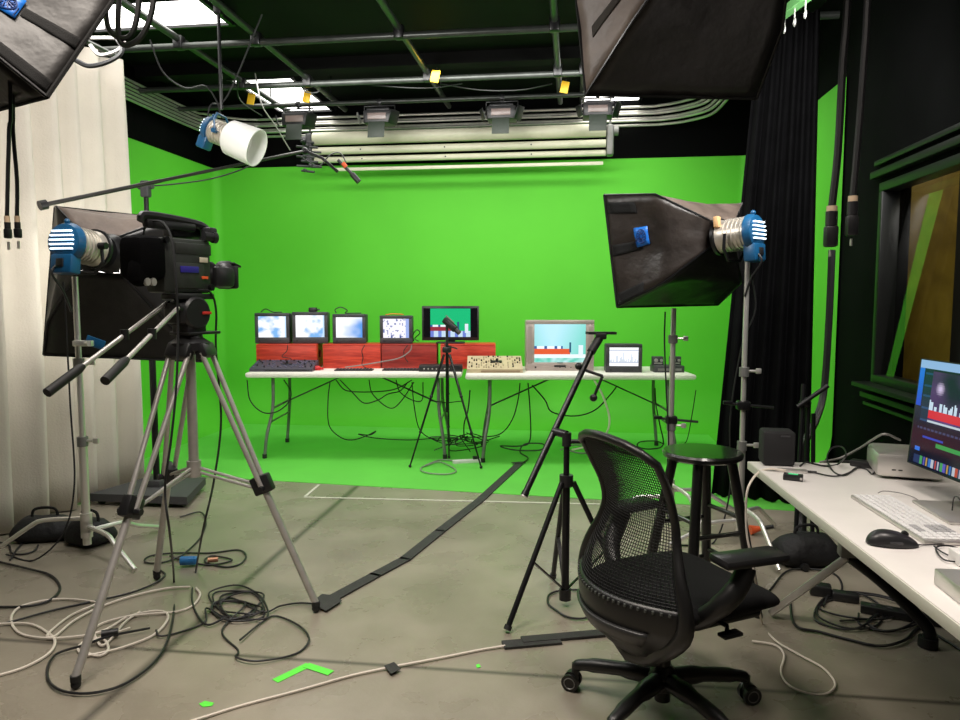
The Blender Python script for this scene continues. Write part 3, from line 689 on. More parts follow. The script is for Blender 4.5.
for st, z in ((stR1, .62), (stR2, .78)):
    MB().box((0, 0, z), (.07, .06, .05), .01).cyl((-.1, 0, z+.01), (.16, 0, z-.01), .008, seg=8).box((-.08, 0, z+.012), (.05, .02, .02), .004).build('grip_clamp', BLKMT, st)
o = cable('power_cable', [V(1.13, 4.33, z) + V(.02*math.sin(z*4), 0, 0) for z in (1.28, 1.1, .8, .5, .2)] + [V(1.15, 4.2, .01), V(1.3, 4.05, .01), V(1.5, 4.0, .01)], .0048, CABLEB, 'black power cable running down the slim chrome stand by the table end')
o = cable('power_cable', [V(1.47, 3.93, 1.5), V(1.50, 3.93, 1.3), V(1.44, 3.95, 1.1), V(1.38, 3.93, .7), V(1.39, 3.93, .3), V(1.30, 3.9, .01), V(1.1, 3.85, .01)], .0048, CABLEB, 'black power cable hanging down the lamp stand before the black drape')
o = cable('power_cable', [V(-2.13, 3.70, 1.44), V(-2.12, 3.69, 1.2), V(-2.115, 3.685, .8), V(-2.11, 3.68, .4), V(-2.16, 3.65, .15), V(-2.3, 3.62, .012), V(-2.5, 3.7, .012)], .0048, CABLEB, 'black power cable hanging down the chrome stand by the white drape')
q = MB(True).box(tuple(V(-2.02, 3.66, 1.13)), (.10, .03, .03), .006, rot=(0, 0, 7)).cyl(V(-2.08, 3.70, 1.13), V(-1.98, 3.64, 1.13), .012).build('clamp_knob', CHROME, stL)
MB(True).box(tuple(V(-1.99, 3.72, 1.13)), (.10, .012, .05), .006, rot=(0, 20, 7)).build('blue_clamp', BLUE, stL)
# sand bags
def sandbag(loc, rz, lab, sx=.26, sy=.18, sz=.15, name='sandbag'):
    b = MB()
    def P(u, v):
        a = 2*PI*u; ph = PI*v-PI/2; x = sx/2*math.copysign(abs(math.cos(a))**.6, math.cos(a))*math.cos(ph)**.5; y = sy/2*math.copysign(abs(math.sin(a))**.6, math.sin(a))*math.cos(ph)**.5
        z = sz*(.5+.5*math.sin(ph)); k = 1+.12*noise.noise(Vector((x*9, y*9, z*9+loc[0])))
        t = 1-.35*(z/sz); return (x*k*(t if abs(x) > 0 else 1), y*k*t, max(0, z*k))
    b.surf(P, 28, 12); bmesh.ops.remove_doubles(b.bm, verts=b.bm.verts, dist=1e-4)
    o = b.build(name, mat('sandbag_canvas', (.004, .004, .005), .7, bump=.5, bscale=20), ang=3); o.location = loc; o.rotation_euler = (0, 0, rz)
    MB().tube([(-.07, 0, sz*.85), (-.05, 0, sz+.04), (.05, 0, sz+.04), (.07, 0, sz*.85)], .008, 6, sm=5).build('carry_strap', VELCRO, o)
    return tag(o, lab, 'sandbag')
q = V(-2.47, 4.0); sandbag((q.x, q.y, 0), .3, 'black sandbag slumped against the foot of the white drape, farther from the camera tripod', .42, .26, .13)
q = V(-2.17, 3.92); sandbag((q.x, q.y, 0), -.3, 'black sandbag lying across the chrome stand foot, nearer the camera tripod', .30, .24, .14)
q = V(1.68, 3.62); sandbag((q.x, q.y, 0), .3, 'black sandbag on the floor under the desk end, behind the armrest', .42, .26, .15)
# ------------------------------------------------------------------ boom microphone
bp = V(-2.22, 4.86)
bs = thing('boom_stand', 'black wheeled boom stand behind the soft box, arm reaching over the stage', 'boom stand', (bp.x, bp.y, 0))
ztop = pt(143, 186, d=4.86).z
MB().cyl((0, 0, .05), (0, 0, ztop), .016).cyl((0, 0, .05), (0, 0, 1.1), .022).build('column', BLKMT, bs)
b = MB(True); A = pt(43, 205, d=4.18); Bm = Vector((bp.x, bp.y, ztop+.02)); E = pt(305, 151, d=5.7)
bdir = (E-A).normalized(); Bm = A+(E-A)*((Bm-A).dot(bdir)/(E-A).length)
b.cyl(A, Bm, .013).cyl(Bm, E, .011); b.build('boom_arm', mat('brushed_boom', (.035, .032, .03), .3, metal=.5), bs)
MB(True).cyl(A-bdir*.02, A+bdir*.02, .028).build('counterweight', BLKMT, bs)
MB().box((0, 0, ztop-.02), (.06, .05, .11), .012).cyl((-.05, 0, ztop), (.05, 0, ztop), .022).build('pivot_head', DKGREY, bs)
mk = MB(True); e2 = pt(322, 158, d=5.7); e3 = pt(360, 182, d=5.7)
mk.sphere(E, .028, 12).tube([E, e2, pt(338, 172, d=5.7)], .012, 8).build('shock_mount', BLKMT, bs)
mk = MB(True).cyl(pt(338, 160, d=5.68), pt(352, 174, d=5.68), .013).cyl(pt(352, 174, d=5.68), pt(359, 182, d=5.68), .022)
mic = thing('microphone', 'black shotgun microphone at the end of the boom arm', 'microphone', pt(350, 172, d=5.68))
mk.build('body', BLKPL, mic)
MB(True).cyl(pt(343, 163, d=5.66), pt(346, 167, d=5.66), .016).build('red_band', ORANGE, mic)
cable('microphone_cable', [pt(x, y, d=d) for x, y, d in ((300, 156, 5.66), (318, 166, 5.66), (330, 155, 5.66), (340, 153, 5.66), (346, 162, 5.66))], .005, CABLEB, 'thin black cable looping at the microphone end of the boom')
cable('microphone_cable', [pt(x, y, d=d) for x, y, d in ((150, 186, 4.95), (175, 184, 5.05), (210, 179, 5.2), (240, 170, 5.35), (260, 160, 5.45))], .005, CABLEB, 'thin black cable sagging beneath the boom arm')
MB().prism([(-.32, -.25, .03), (.36, -.25, .03), (.22, .25, .03), (-.2, .25, .03)], (0, 0, .05)).box((0, 0, .10), (.1, .1, .05), .01).build('base', mat('dark_base_cloth', (.05, .05, .052), .7), bs)
for dx, dy in ((-.27, -.2), (.30, -.2), (.0, .22)):
    MB().cyl((dx-.015, dy, .028), (dx+.015, dy, .028), .028).build('caster', RUBBER, bs)
# ------------------------------------------------------------------ video camera on tripod
APX = V(-1.235, 3.06); ZT = 1.13
tp = thing('camera_tripod', 'tall silver tripod with a black pan head holding the video camera', 'tripod', (APX.x, APX.y, 0))
feet = [(fl(76, 686, 0.01), (128, 497)), (fl(316, 610, 0.01), (262, 483)), (fl(157, 578, 0.01), (163, 474))]
sp = Vector((APX.x, APX.y, .635))
MB(True).cyl((APX.x, APX.y, .62), (APX.x, APX.y, ZT), .021).cyl((APX.x, APX.y, .59), (APX.x, APX.y, .66), .03).build('centre_column', ALU, tp)
for ft, _ in feet:
    d = (Vector((ft.x, ft.y, 0))-Vector((APX.x, APX.y, 0))); d.normalize(); side = Vector((-d.y, d.x, 0))
    top = Vector((APX.x, APX.y, ZT))+d*.07; midp = top.lerp(ft, .52); low = ft
    b = MB(True); 
    for s in (-1, 1): b.cyl(top+side*.045*s, midp+side*.022*s, .011, seg=10)
    lg = b.build('leg', ALU, tp)
    MB(True).cyl(midp+(top-ft)*.02, low+Vector((0, 0, .03)), .0155, seg=12).build('lower_tube', ALU, lg)
    MB(True).bar(midp-(top-ft)*.02, midp+(top-ft)*.045, .085, .045, up=side, bev=.008).cyl(midp-side*.05, midp+side*.05, .014, seg=8).build('leg_lock', BLKPL, lg)
    MB(True).bar(top-(top-ft)*.02, top+(top-ft)*.03, .05, .11, up=side, bev=.01).build('leg_hinge', BLKPL, lg)
    MB(True).cyl(low+Vector((0, 0, .04)), low+Vector((0, 0, .018)), .018).sphere(low+Vector((0, 0, .008)), .018, 10).build('foot', RUBBER, lg)
    MB(True).cyl(sp, midp-(top-ft)*.0+side*.012, .007, seg=8).cyl(sp-Vector((0, 0, .02)), midp-side*.012-(top-ft)*.01, .007, seg=8).build('spreader_arm', ALU, tp)
MB(True).lathe([(.05, 0), (.085, .02), (.085, .05), (.055, .07), (.05, .09)], (APX.x, APX.y, ZT-.01), 24).build('bowl', BLKPL, tp)
hd = heading(.47, .88); Mh = Matrix.Translation((APX.x, APX.y, 0)) @ Matrix.Rotation(hd, 4, 'Z')
MB(True, Mh).box((0, 0, ZT+.10), (.10, .10, .05), .01).lathe([(.06, -.06), (.07, -.05), (.07, .05), (.06, .06)], (0, 0, ZT+.165), 24, axis=(0, 1, 0)).box((-.01, 0, ZT+.165), (.16, .11, .09), .02)\
    .box((0, 0, ZT+.235), (.20, .09, .025), .005).box((.03, 0, ZT+.08), (.17, .12, .012), .003).build('pan_head', BLKPL, tp)
lb = MB(True, Mh); lb.box((.04, -.064, ZT+.165), (.045, .006, .012), .001); lb.build('red_marking', mat('red_print', (.6, .03, .02), .5), tp)
for (s0, e0) in (((167, 303, 3.02), (47, 393, 2.45)), ((178, 308, 2.95), (105, 381, 2.42))):
    a = pt(s0[0], s0[1], d=s0[2]); e = pt(e0[0], e0[1], d=e0[2]); g = a.lerp(e, .74)
    h = MB(True).cyl(a, g, .009).build('pan_handle', ALU, tp)
    MB(True).tube([g, g.lerp(e, .15), e], [.012, .017, .017], 12).build('grip', RUBBER, h)
    MB(True).cyl(a.lerp(e, .40)-Vector((0, 0, .02)), a.lerp(e, .40)+Vector((0, 0, .02)), .016).build('handle_knob', BLKPL, h)
    MB(True).cyl(a, Vector((APX.x, APX.y, ZT+.165)), .014).build('handle_mount', BLKPL, tp)
vc = thing('video_camera', 'large black studio video camera on the silver tripod, lens towards the stage', 'video camera', (APX.x-.03, APX.y, ZT+.25), hd); vc.scale = (.92, 1.0, 1.18)
MB().box((-.01, 0, .095), (.26, .115, .19), .012).box((-.005, -.058, .06), (.16, .01, .09), .004).box((.02, -.056, .155), (.2, .012, .04), .004).build('body', CAMGREY, vc)
MB().box((-.20, -.005, .115), (.14, .14, .15), .03).box((-.24, -.03, .07), (.08, .08, .10), .03, rot=(0, 14, 10)).build('rain_cover', BLACKCLOTH, vc)
MB().tube([(-.20, 0, .24), (-.17, 0, .262), (.08, 0, .252), (.155, 0, .235), (.155, 0, .20)], .016, 8, sm=4).box((-.05, 0, .235), (.26, .04, .03), .01).box((.14, -.03, .215), (.05, .06, .05), .01).build('top_handle', BLKPL, vc)
MB().cyl((.08, -.06, .205), (.13, -.06, .203), .016).cyl((.13, -.06, .203), (.15, -.06, .202), .021).build('viewfinder_knob', BLKPL, vc)
MB().box((.06, .05, .225), (.16, .07, .05), .01).build('viewfinder', BLKPL, vc)
MB().lathe([(.045, 0), (.048, .01), (.048, .05), (.038, .06), (.038, .10), (.052, .115), (.055, .16), (.045, .165)], (.12, 0, .070), 24, axis=(1, 0, 0)).box((.20, -.045, .06), (.12, .05, .08), .02).build('lens', BLKPL, vc)
MB().box((.275, 0, .062), (.03, .12, .09), .01).box((.285, 0, .108), (.05, .11, .008), .002, rot=(0, 15, 0)).build('lens_hood', BLKPL, vc)
MB().box((-.01, -.066, .082), (.10, .004, .022), .001).build('blue_badge', mat('violet_label', (.03, .02, .30), .5), vc)
MB().box((.07, -.066, .118), (.045, .004, .018), .001).build('white_sticker', mat('cream_label', (.65, .6, .45), .6), vc)
MB().box((.075, -.066, .055), (.035, .004, .010), .001).build('orange_sticker', ORANGE, vc)
for x in (-.235, -.205): MB().cyl((x, -.06, .035), (x, -.075, .035), .013).build('socket', ALU, vc)
for x, z in ((-.13, .18), (.11, .02)): MB().cyl((x, -.055, z), (x, -.075, z), .012).build('button', BLKMT, vc)
cable('camera_cable', [pt(x, y, d=d) for x, y, d in ((143, 236, 2.95), (147, 224, 2.95), (162, 222, 2.90), (172, 240, 2.85), (176, 280, 2.80), (178, 330, 2.78), (176, 390, 2.72), (171, 440, 2.68), (165, 490, 2.66), (170, 535, 2.66))]
      + [fl(174, 580, .012), fl(173, 618, .012), fl(160, 655, .012), fl(128, 682, .012), fl(92, 693, .012), fl(60, 690, .012), fl(47, 675, .012), fl(55, 655, .012), fl(84, 645, .018), fl(110, 636, .018), fl(150, 628, .018)], .0048, CABLEB,
      'thick black cable looping from the video camera to a loop round the nearest tripod foot', sm=7)
cable('camera_cable', [pt(x, y, d=d) for x, y, d in ((198, 290, 3.05), (210, 292, 3.10), (216, 310, 3.15), (216, 350, 3.2), (221, 420, 3.2), (214, 480, 3.15), (203, 530, 3.1))]
      + [fl(196, 570, .012), fl(192, 600, .012), fl(205, 624, .012), fl(225, 618, .018)], .0048, CABLEB, 'thin black cable dropping from the camera lens to the tangle on the floor', sm=7)
# ------------------------------------------------------------------ tables
def folding_table(loc, rz, lab, L=1.83, W=.76, zt=.735):
    t = thing('folding_table', lab, 'table', loc, rz, 'folding tables on the green stage')
    MB().box((0, 0, zt-.023), (L, W, .046), .02).build('tabletop', TABLEW, t)
    for s in (-1, 1):
        x = s*(L/2-.145)
        for fy in (-1, 1):
            MB().tube([(x-s*.06, fy*.26, zt-.05), (x-s*.055, fy*.27, .42), (x-s*.02, fy*.335, .20), (x, fy*.35, .02)], .0145, 8, sm=4).build('leg', GREYMT, t)
            MB().cyl((x, fy*.35, 0), (x, fy*.35, .035), .019).build('foot_cap', RUBBER, t)
        MB().cyl((x-s*.06, -.24, .42), (x-s*.06, .24, .42), .010, seg=8).cyl((x-s*.04, -.3, .30), (x-s*.04, .3, .30), .008, seg=8).build('cross_bar', GREYMT, t)
        MB().bar((x-s*.06, 0, .42), (x-s*.62, 0, zt-.06), .022, .012).build('brace', mat('dark_brace', (.05, .06, .05), .5), t)
    return t
FD1, FD2 = 6.02, 5.87
c = V(-1.98+.915, FD1+.38); folding_table((c.x, c.y, .0048), TH-R(.5), 'white topped folding table carrying the red boxes and small monitors')
c = V(-.125+.955, FD2+.38); folding_table((c.x, c.y, .0048), TH-R(.3), 'white topped folding table carrying the silver television', L=1.90)
TZ = .735
# view-frame placement on tables
def vloc(px, d, z=TZ): 
    q = pt(px, 360, d=d); return (q.x, q.y, z)
def picture_grid(mb, nu, nv, fn, w_, h_, y, z0, curve=0.0):
    """a screen of nu x nv coloured cells, facing -y"""
    lay = mb.bm.loops.layers.float_color.new('picture')
    for i in range(nu):
        for j in range(nv):
            u0, u1, v0, v1 = i/nu, (i+1)/nu, j/nv, (j+1)/nv
            def P(u, v): return ((u-.5)*w_, y-curve*(1-((2*u-1)**2+(2*v-1)**2)/2), z0+v*h_)
            f = mb.bm.faces.new([mb._v(P(u0, v0)), mb._v(P(u1, v0)), mb._v(P(u1, v1)), mb._v(P(u0, v1))])
            c = fn((u0+u1)/2, (v0+v1)/2)
            for l in f.loops: l[lay] = (*c, 1)
    return mb
SCRB = screen_mat('crt_picture_glow', 1.15); SCRG = screen_mat('tv_picture_glow', 1.0)
def srgb(r, g, b): return tuple((x/255)**2.2 for x in (r, g, b))
def mixc(a, b, t): t = max(0, min(1, t)); return tuple(x*(1-t)+y*t for x, y in zip(a, b))
def pic_pale(sd):
    def f(u, v):
        n = noise.noise(Vector((u*3+sd, v*3, sd)))+.4*noise.noise(Vector((u*8, v*8, sd*2)))
        c = mixc(srgb(250, 250, 252), srgb(120, 175, 230), (n+.05)*1.6+max(0, .35-v)*.9)
        if u < .35 and v < .22: c = srgb(245, 248, 255)
        if u > .92: c = srgb(190, 220, 250)
        return c
    return f
def pic_diag(u, v):
    return mixc(srgb(250, 252, 255), srgb(90, 150, 225), (u*1.3-.45+.35*math.sin(4*v)-v*.2)*1.1+.3*noise.noise(Vector((u*4, v*4, 2))))
def pic_spots(u, v):
    n = noise.noise(Vector((u*14, v*9, 5))); c = srgb(240, 238, 250)
    if n > .33: c = srgb(110, 120, 165)
    if u > .86: c = srgb(150, 170, 225)
    if v < .12 and (abs(u-.34) < .04 or abs(u-.66) < .04): c = srgb(70, 90, 150)
    return c
def pic_wave(u, v):
    c = srgb(248, 250, 255); n = abs(noise.noise(Vector((u*22, 1, 7))))
    if .22 < v < .22+.9*n: c = srgb(205, 215, 225)
    if abs(v-.2) < .03 or abs(v-.85) < .02: c = srgb(170, 180, 200)
    return c
def pic_stage(u, v, green=False):
    bg = mixc(srgb(70, 205, 170), srgb(185, 235, 250), 1-abs(u-.35)*1.1+(v-.5)*.3) if not green else srgb(0, 190, 120)
    c = bg
    if v < .44 and u < .72:
        k = (u*7.3) % 2
        if .36 < v < .48 and (u % .2) > .05 and u < .52: c = srgb(240, 250, 255)
        elif .34 < v < .48 and u < .55: c = srgb(45, 95, 160)
    if .22 < v <= .35 and u < .70: c = srgb(225, 90, 50) if not green else srgb(150, 45, 60)
    if v <= .22: c = srgb(235, 245, 248) if v > .12 else mixc(srgb(90, 200, 175), srgb(200, 235, 240), noise.noise(Vector((u*9, v*9, 1)))+.4)
    if v < .2 and green: c = srgb(110, 130, 215) if (u*5) % 1 < .45 else srgb(200, 225, 245)
    if .86 < u < .95 and .16 < v < .45: c = srgb(225, 240, 250)
    if .68 < u < .71 and .25 < v < .52: c = srgb(40, 90, 120)
    return c
def crt(name, loc, rz, w_, h_, dep, lab, fn, cat='monitor', case=DKGREY, bz=.03, brow=.2, st=None, group='small tube monitors on the red boxes', extra=None, nu=30, nv=22, glow=None):
    t = thing(name, lab, cat, loc, rz, group)
    # front bezel as a frame round the tube, body tapering behind it
    sb_, st_ = h_*brow, st or bz; sw = w_-2*bz; shh = h_-sb_-st_
    f = MB(); y = .02
    f.box((0, y, sb_/2), (w_, .04, sb_), .005).box((0, y, h_-st_/2), (w_, .04, st_), .005)
    for s in (-1, 1): f.box((s*(w_/2-bz/2), y, sb_+shh/2), (bz, .04, shh), .003)
    f.build('bezel', case, t)
    MB().box((0, .04+dep*.3, h_/2), (w_*.98, dep*.6, h_*.97), .01).box((0, .04+dep*.75, h_*.46), (w_*.78, dep*.45, h_*.74), .03).build('housing', case, t)
    picture_grid(MB(), nu, nv, fn, sw+.004, shh+.004, .012, sb_-.002, .006).build('screen', glow or SCRB, t, recalc=False)
    b = MB()
    b.cyl((-w_*.36, 0, sb_*.45), (-w_*.36, -.006, sb_*.45), .008, seg=10)
    for k in range(4): b.box((w_*(.0+.08*k), -.002, sb_*.45), (.012, .004, .006), .001)
    b.build('control', BLKPL, t)
    return t
BZ = TZ+.225
# red boxes
def redbox(px0, px1, d, lab, dark=False, yd=.28, h=.222):
    a = Vector(vloc(px0, d)); b = Vector(vloc(px1, d)); wd = (b-a).length-.006; c = (a+b)/2
    off = V(0, yd/2); t = thing('wooden_box', lab, 'box', (c.x+off.x, c.y+off.y, TZ), TH, 'red wooden boxes on the table')
    m_ = REDWOOD if not dark else DREDWOOD
    th = .015
    MB().box((0, 0, h-th/2), (wd, yd, th), .002).box((0, 0, th/2), (wd, yd, th), .002).box((0, -yd/2+th/2, h/2), (wd, th, h-2*th), .001).box((0, yd/2-th/2, h/2), (wd, th, h-2*th), .001)\
      .box((-wd/2+th/2, 0, h/2), (th, yd-2*th, h-2*th), .001).build('shell', m_, t)
    e = MB().box((wd/2-th/2, -yd*.32, h/2), (th, yd*.30, h-2*th), .001).box((wd/2-th/2, yd*.32, h/2), (th, yd*.30, h-2*th), .001).box((wd/2-th/2, 0, h*.25), (th, yd*.34, h*.34)).box((wd/2-th/2, 0, h*.82), (th, yd*.34, h*.2))
    e.build('end_panel', m_, t)
    return t
DREDWOOD = mat('deep_red_stained_wood', (0.4, 0.02, 0.012), .5, bump=.05); woodgrain(DREDWOOD, (.6, 3, 7), (.24, .012, .008), (.42, .028, .016))
BD = 6.42
redbox(256, 317, BD, 'red stained wooden box under the two monitors nearest the table end')
redbox(322.5, 381, BD, 'red stained wooden box under the third small monitor')
redbox(381.3, 437, BD-.005, 'darker red stained wooden box under the fourth small monitor', True)
redbox(440, 496, BD, 'red stained wooden box with a handle hole under the flat television')
MD = 6.47
def mon(px0, px1, ytop, lab, fn, d=MD, rot=0, w_adj=1.0):
    a = Vector(vloc(px0, d, BZ)); b = Vector(vloc(px1, d, BZ)); w_ = (b-a).length; c = (a+b)/2
    h_ = pt(300, ytop, d=d).z-BZ
    return crt('tube_monitor', (c.x, c.y, BZ), TH+R(rot), w_, h_, .22, lab, fn)
mon(255.5, 290, 313, 'small grey tube monitor at the outer end of the red boxes, pale blue picture', pic_pale(.3))
mon(293, 328, 312, 'small grey tube monitor second from the table end, black adaptor on its top', pic_pale(1.7), rot=3)
mon(333, 366, 314, 'small grey tube monitor with a blue and white picture and cable coils on top', pic_diag)
mon(380, 412.5, 315.5, 'small grey tube monitor standing alone on the dark red box, speckled picture', pic_spots)
# flat television
def flat_tv():
    a = Vector(vloc(422, 6.5, BZ)); b = Vector(vloc(479, 6.5, BZ)); w_ = (b-a).length; c = (a+b)/2
    h_ = pt(300, 306, d=6.5).z-BZ
    t = thing('flat_television', 'black flat television on the red box showing a green picture', 'television', (c.x, c.y, BZ), TH)
    z0 = .025
    MB().box((0, .03, z0+(h_-z0)/2), (w_, .035, h_-z0), .005).build('casing', BLKPL, t)
    MB().box((0, .010, z0+(h_-z0)/2+.005), (w_-.03, .004, h_-z0-.05)).build('display_glass', mat('display_black', (.006, .006, .008), .15), t)
    picture_grid(MB(), 36, 28, lambda u, v: pic_stage(u, v, True), w_*.70, h_-z0-.055, .006, z0+.032).build('screen', SCRG, t, recalc=False)
    MB().box((0, .04, .006), (w_*.5, .16, .012), .004).box((0, .045, .03), (.08, .03, .05), .004).build('foot_stand', BLKPL, t)
flat_tv()
# silver television and small tube monitor on the second table
a = Vector(vloc(526, 6.2)); b = Vector(vloc(594, 6.2)); c = (a+b)/2
tv = crt('tube_television', (c.x, c.y, TZ), TH, (b-a).length, pt(300, 320, d=6.2).z-TZ, .42, 'silver tube television with a picture of the red boxes, on the second table', pic_stage, 'television', TVGREY, bz=.072, brow=.175, st=.036, group=None, nu=56, nv=42, glow=screen_mat('television_glow', 1.1))
MB().box((0, -.003, .045), (.10, .006, .016), .002).build('front_flap', BLKPL, tv)
MB().box((0, -.002, .075), (.05, .003, .008), .001).build('badge', GREYMT, tv)
for s in (-1, 1):
    sp_ = MB().box((s*.26, -.001, .225), (.036, .003, .32), .001)
    for k in range(22): sp_.box((s*.26, -.0025, .08+.0145*k), (.030, .002, .005))
    sp_.build('speaker_grille', mat('tv_grille', (.36, .30, .275), .5), tv)
a = Vector(vloc(606, 6.05)); b = Vector(vloc(642, 6.05)); c = (a+b)/2
crt('tube_monitor', (c.x, c.y, TZ), TH-R(4), (b-a).length, pt(300, 344, d=6.05).z-TZ, .24, 'charcoal tube monitor showing a waveform, beside the silver television', pic_wave, group=None, brow=.24)
# patch box at the table end
c = Vector(vloc(669, 6.08)); pb_ = thing('patch_box', 'dark box with two dial panels at the far end of the second table', 'patch box', c, TH)
MB().box((0, .06, .03), (.25, .18, .06), .005).build('case', DKGREY, pb_)
for s in (-1, 1):
    MB().box((s*.075, .09, .095), (.095, .05, .075), .004).build('dial_panel', DKGREY, pb_)
    k = MB().cyl((s*.075-.02, .06, .10), (s*.075-.02, .05, .10), .016).cyl((s*.075+.025, .06, .10), (s*.075+.025, .05, .10), .012).box((s*.075, .063, .075), (.07, .004, .012)); k.build('dial', ALU, pb_)
MB().box((0, -.032, .03), (.2, .004, .02)).build('front_strip', GREYMT, pb_)
# production consoles
def console(px0, px1, d, yd, h0, h1, m_, lab, name='mixing_console', keys=((10, 4),), accent=None, rot=0):
    a = Vector(vloc(px0, d)); b = Vector(vloc(px1, d)); w_ = (b-a).length; c = (a+b)/2
    t = thing(name, lab, 'console', (c.x, c.y, TZ), TH+R(rot))
    e = .012
    MB().prism([(-w_/2, 0, 0), (-w_/2, yd, 0), (-w_/2, yd, h1), (-w_/2, .02, h0), (-w_/2, 0, h0*.8)], (w_, 0, 0)).build('case', m_, t)
    sl = math.degrees(math.atan2(h1-h0, yd-.02)); rnd = random.Random(int(px0)); 
    K = MB(); K2 = MB(); nx, ny = 22, 6
    for j in range(ny):
        for i in range(nx):
            x = (-.46+.92*i/(nx-1))*w_; y = .04+(yd-.07)*j/(ny-1); z = h0+(h1-h0)*(y-.02)/(yd-.02)
            if rnd.random() < .38: K.box((x, y, z+.003), (w_/nx*.55, (yd/ny)*.5, .008), .001, rot=(sl, 0, 0))
            elif rnd.random() < .22: K2.cyl((x, y, z), (x, y, z+.014), .006, seg=8)
    K.build('key_row', accent or DKGREY, t); K2.build('knob_row', BLKPL, t)
    f = MB().cyl((w_*.04, yd*.5, (h0+h1)/2), (w_*.04, yd*.5-.002, (h0+h1)/2+.03), .010).box((w_*.04, yd*.5, (h0+h1)/2+.004), (.09, .04, .008), .002, rot=(sl, 0, 0)); f.build('joystick', BLKPL, t)
    MB().box((w_*.1, -.002, h0*.4), (w_*.7, .004, h0*.35), .001).build('front_panel', BLKPL if m_ is not BEIGE else mat('brown_strip', (.28, .2, .12), .5), t)
    return t
console(249, 312, 6.12, .25, .035, .085, mat('slate_console', (.045, .042, .06), .5), 'dark slate switcher console on the table end before the small monitors', accent=mat('violet_grey_key', (.10, .10, .16), .5))
console(467, 523, 6.02, .30, .045, .125, BEIGE, 'beige mixing console with a joystick beside the silver television', accent=mat('pale_brown_key', (.40, .33, .22), .5))
def thin_kbd(px0, px1, d, lab):
    a = Vector(vloc(px0, d)); b = Vector(vloc(px1, d)); w_ = (b-a).length; c = (a+b)/2
    t = thing('button_panel', lab, 'button panel', (c.x, c.y, TZ), TH); MB().box((0, .05, .008), (w_, .11, .016), .003).build('base', BLKPL, t)
    k = MB()
    for i in range(11):
        for j in range(2): k.box(((-.44+.088*i)*w_, .03+.04*j, .019), (w_/16, .018, .008), .002)
    k.build('button', DKGREY, t)
thin_kbd(334, 372, 6.18, 'flat black button panel before the third small monitor')
thin_kbd(382, 420, 6.19, 'flat black button panel before the dark red box')
c = Vector(vloc(440.5, 6.12)); t = thing('rack_unit', 'black rack box lying before the flat television on the table seam', 'rack unit', c, TH)
MB().box((0, .09, .03), (.37, .18, .055), .004).build('case', BLKPL, t)
k = MB()
for i in range(8): k.cyl((-.14+.035*i, -.001, .03), (-.14+.035*i, -.006, .03), .007, seg=8)
k.build('socket', ALU, t)
for (px, d, z, sx, m_, lab) in ((575, 6.03, TZ, .16, WHITEPL, 'white paper sheet on the table before the silver television'),):
    c = Vector(vloc(px, d, z)); o = MB().box((0, 0, .002), (sx, .10, .003)).build('paper_sheet', m_); o.location = (c.x, c.y, z); o.rotation_euler = (0, 0, TH+.2); tag(o, lab, 'paper')
# bits on the monitors and table
def small(name, loc, build, m_, lab, cat, rz=0.0):
    b = MB(); build(b); o = b.build(name, m_); o.location = loc; o.rotation_euler = (0, 0, TH+rz); return tag(o, lab, cat)
c = vloc(314, 6.53, pt(300, 312, d=MD).z); small('adaptor', c, lambda b: b.box((0, 0, .02), (.07, .06, .04), .006).cyl((.035, 0, .02), (.06, 0, .02), .006), BLKPL, 'small black adaptor sitting on the second tube monitor', 'adaptor')
zt1 = pt(300, 313, d=MD).z
cable('patch_lead', [Vector(vloc(262, 6.55, zt1+.006)), Vector(vloc(267, 6.55, zt1+.035)), Vector(vloc(274, 6.53, zt1+.008)), Vector(vloc(283, 6.55, zt1+.006))], .0048, CABLEB, 'short black lead lying on top of the endmost tube monitor')
zt3 = pt(300, 314, d=MD).z
cable('patch_lead', [Vector(vloc(x, 6.56, zt3+z)) for x, z in ((337, .006), (336, .04), (342, .06), (348, .03), (346, .006), (354, .006), (362, .006))], .005, CABLEB, 'coiled black lead on top of the third tube monitor')
zt4 = pt(300, 315.5, d=MD).z
cable('patch_lead', [Vector(vloc(x, 6.56, zt4+z)) for x, z in ((386, .005), (392, .012), (398, .012), (404, .006))], .004, ORANGE, 'orange lead lying on the fourth tube monitor')
cable('patch_lead', [Vector(vloc(x, 6.36, z)) for x, z in ((345, .755), (365, .78), (385, .81), (400, .84), (410, .90), (412, .955))], .005, CABLEG, 'grey lead running across the red boxes up to the fourth tube monitor')
cable('patch_lead', [Vector(vloc(x, 6.55, z)) for x, z in ((414, .975), (413, 1.03), (417, 1.08), (420, 1.05), (415, 1.0), (419, .975))], .005, CABLEB, 'black lead looping beside the flat television')
cable('patch_lead', [Vector(vloc(x, 6.37, z)) for x, z in ((365, .952), (362, .90), (363, .84), (362, .78), (366, .745))], .004, CABLEB, 'thin black lead hanging down the red box under the third tube monitor')
cable('patch_lead', [Vector(vloc(x, 6.37, z)) for x, z in ((408, .952), (404, .90), (405, .84), (408, .80))], .004, CABLEB, 'thin black lead hanging down the dark red box')
cable('patch_lead', [Vector(vloc(x, 6.37, z)) for x, z in ((288, .955), (287, .90), (282, .85), (291, .83), (290, .78))], .004, CABLEB, 'thin black lead hanging down the red box under the endmost monitors')
small('red_plug', vloc(316.5, 6.25, TZ), lambda b: b.cyl((-.04, 0, .022), (.03, 0, .022), .022).box((.045, 0, .02), (.03, .02, .02), .004), mat('red_plastic', (.6, .02, .02), .4), 'round red plug on the table beside the slate console', 'plug')
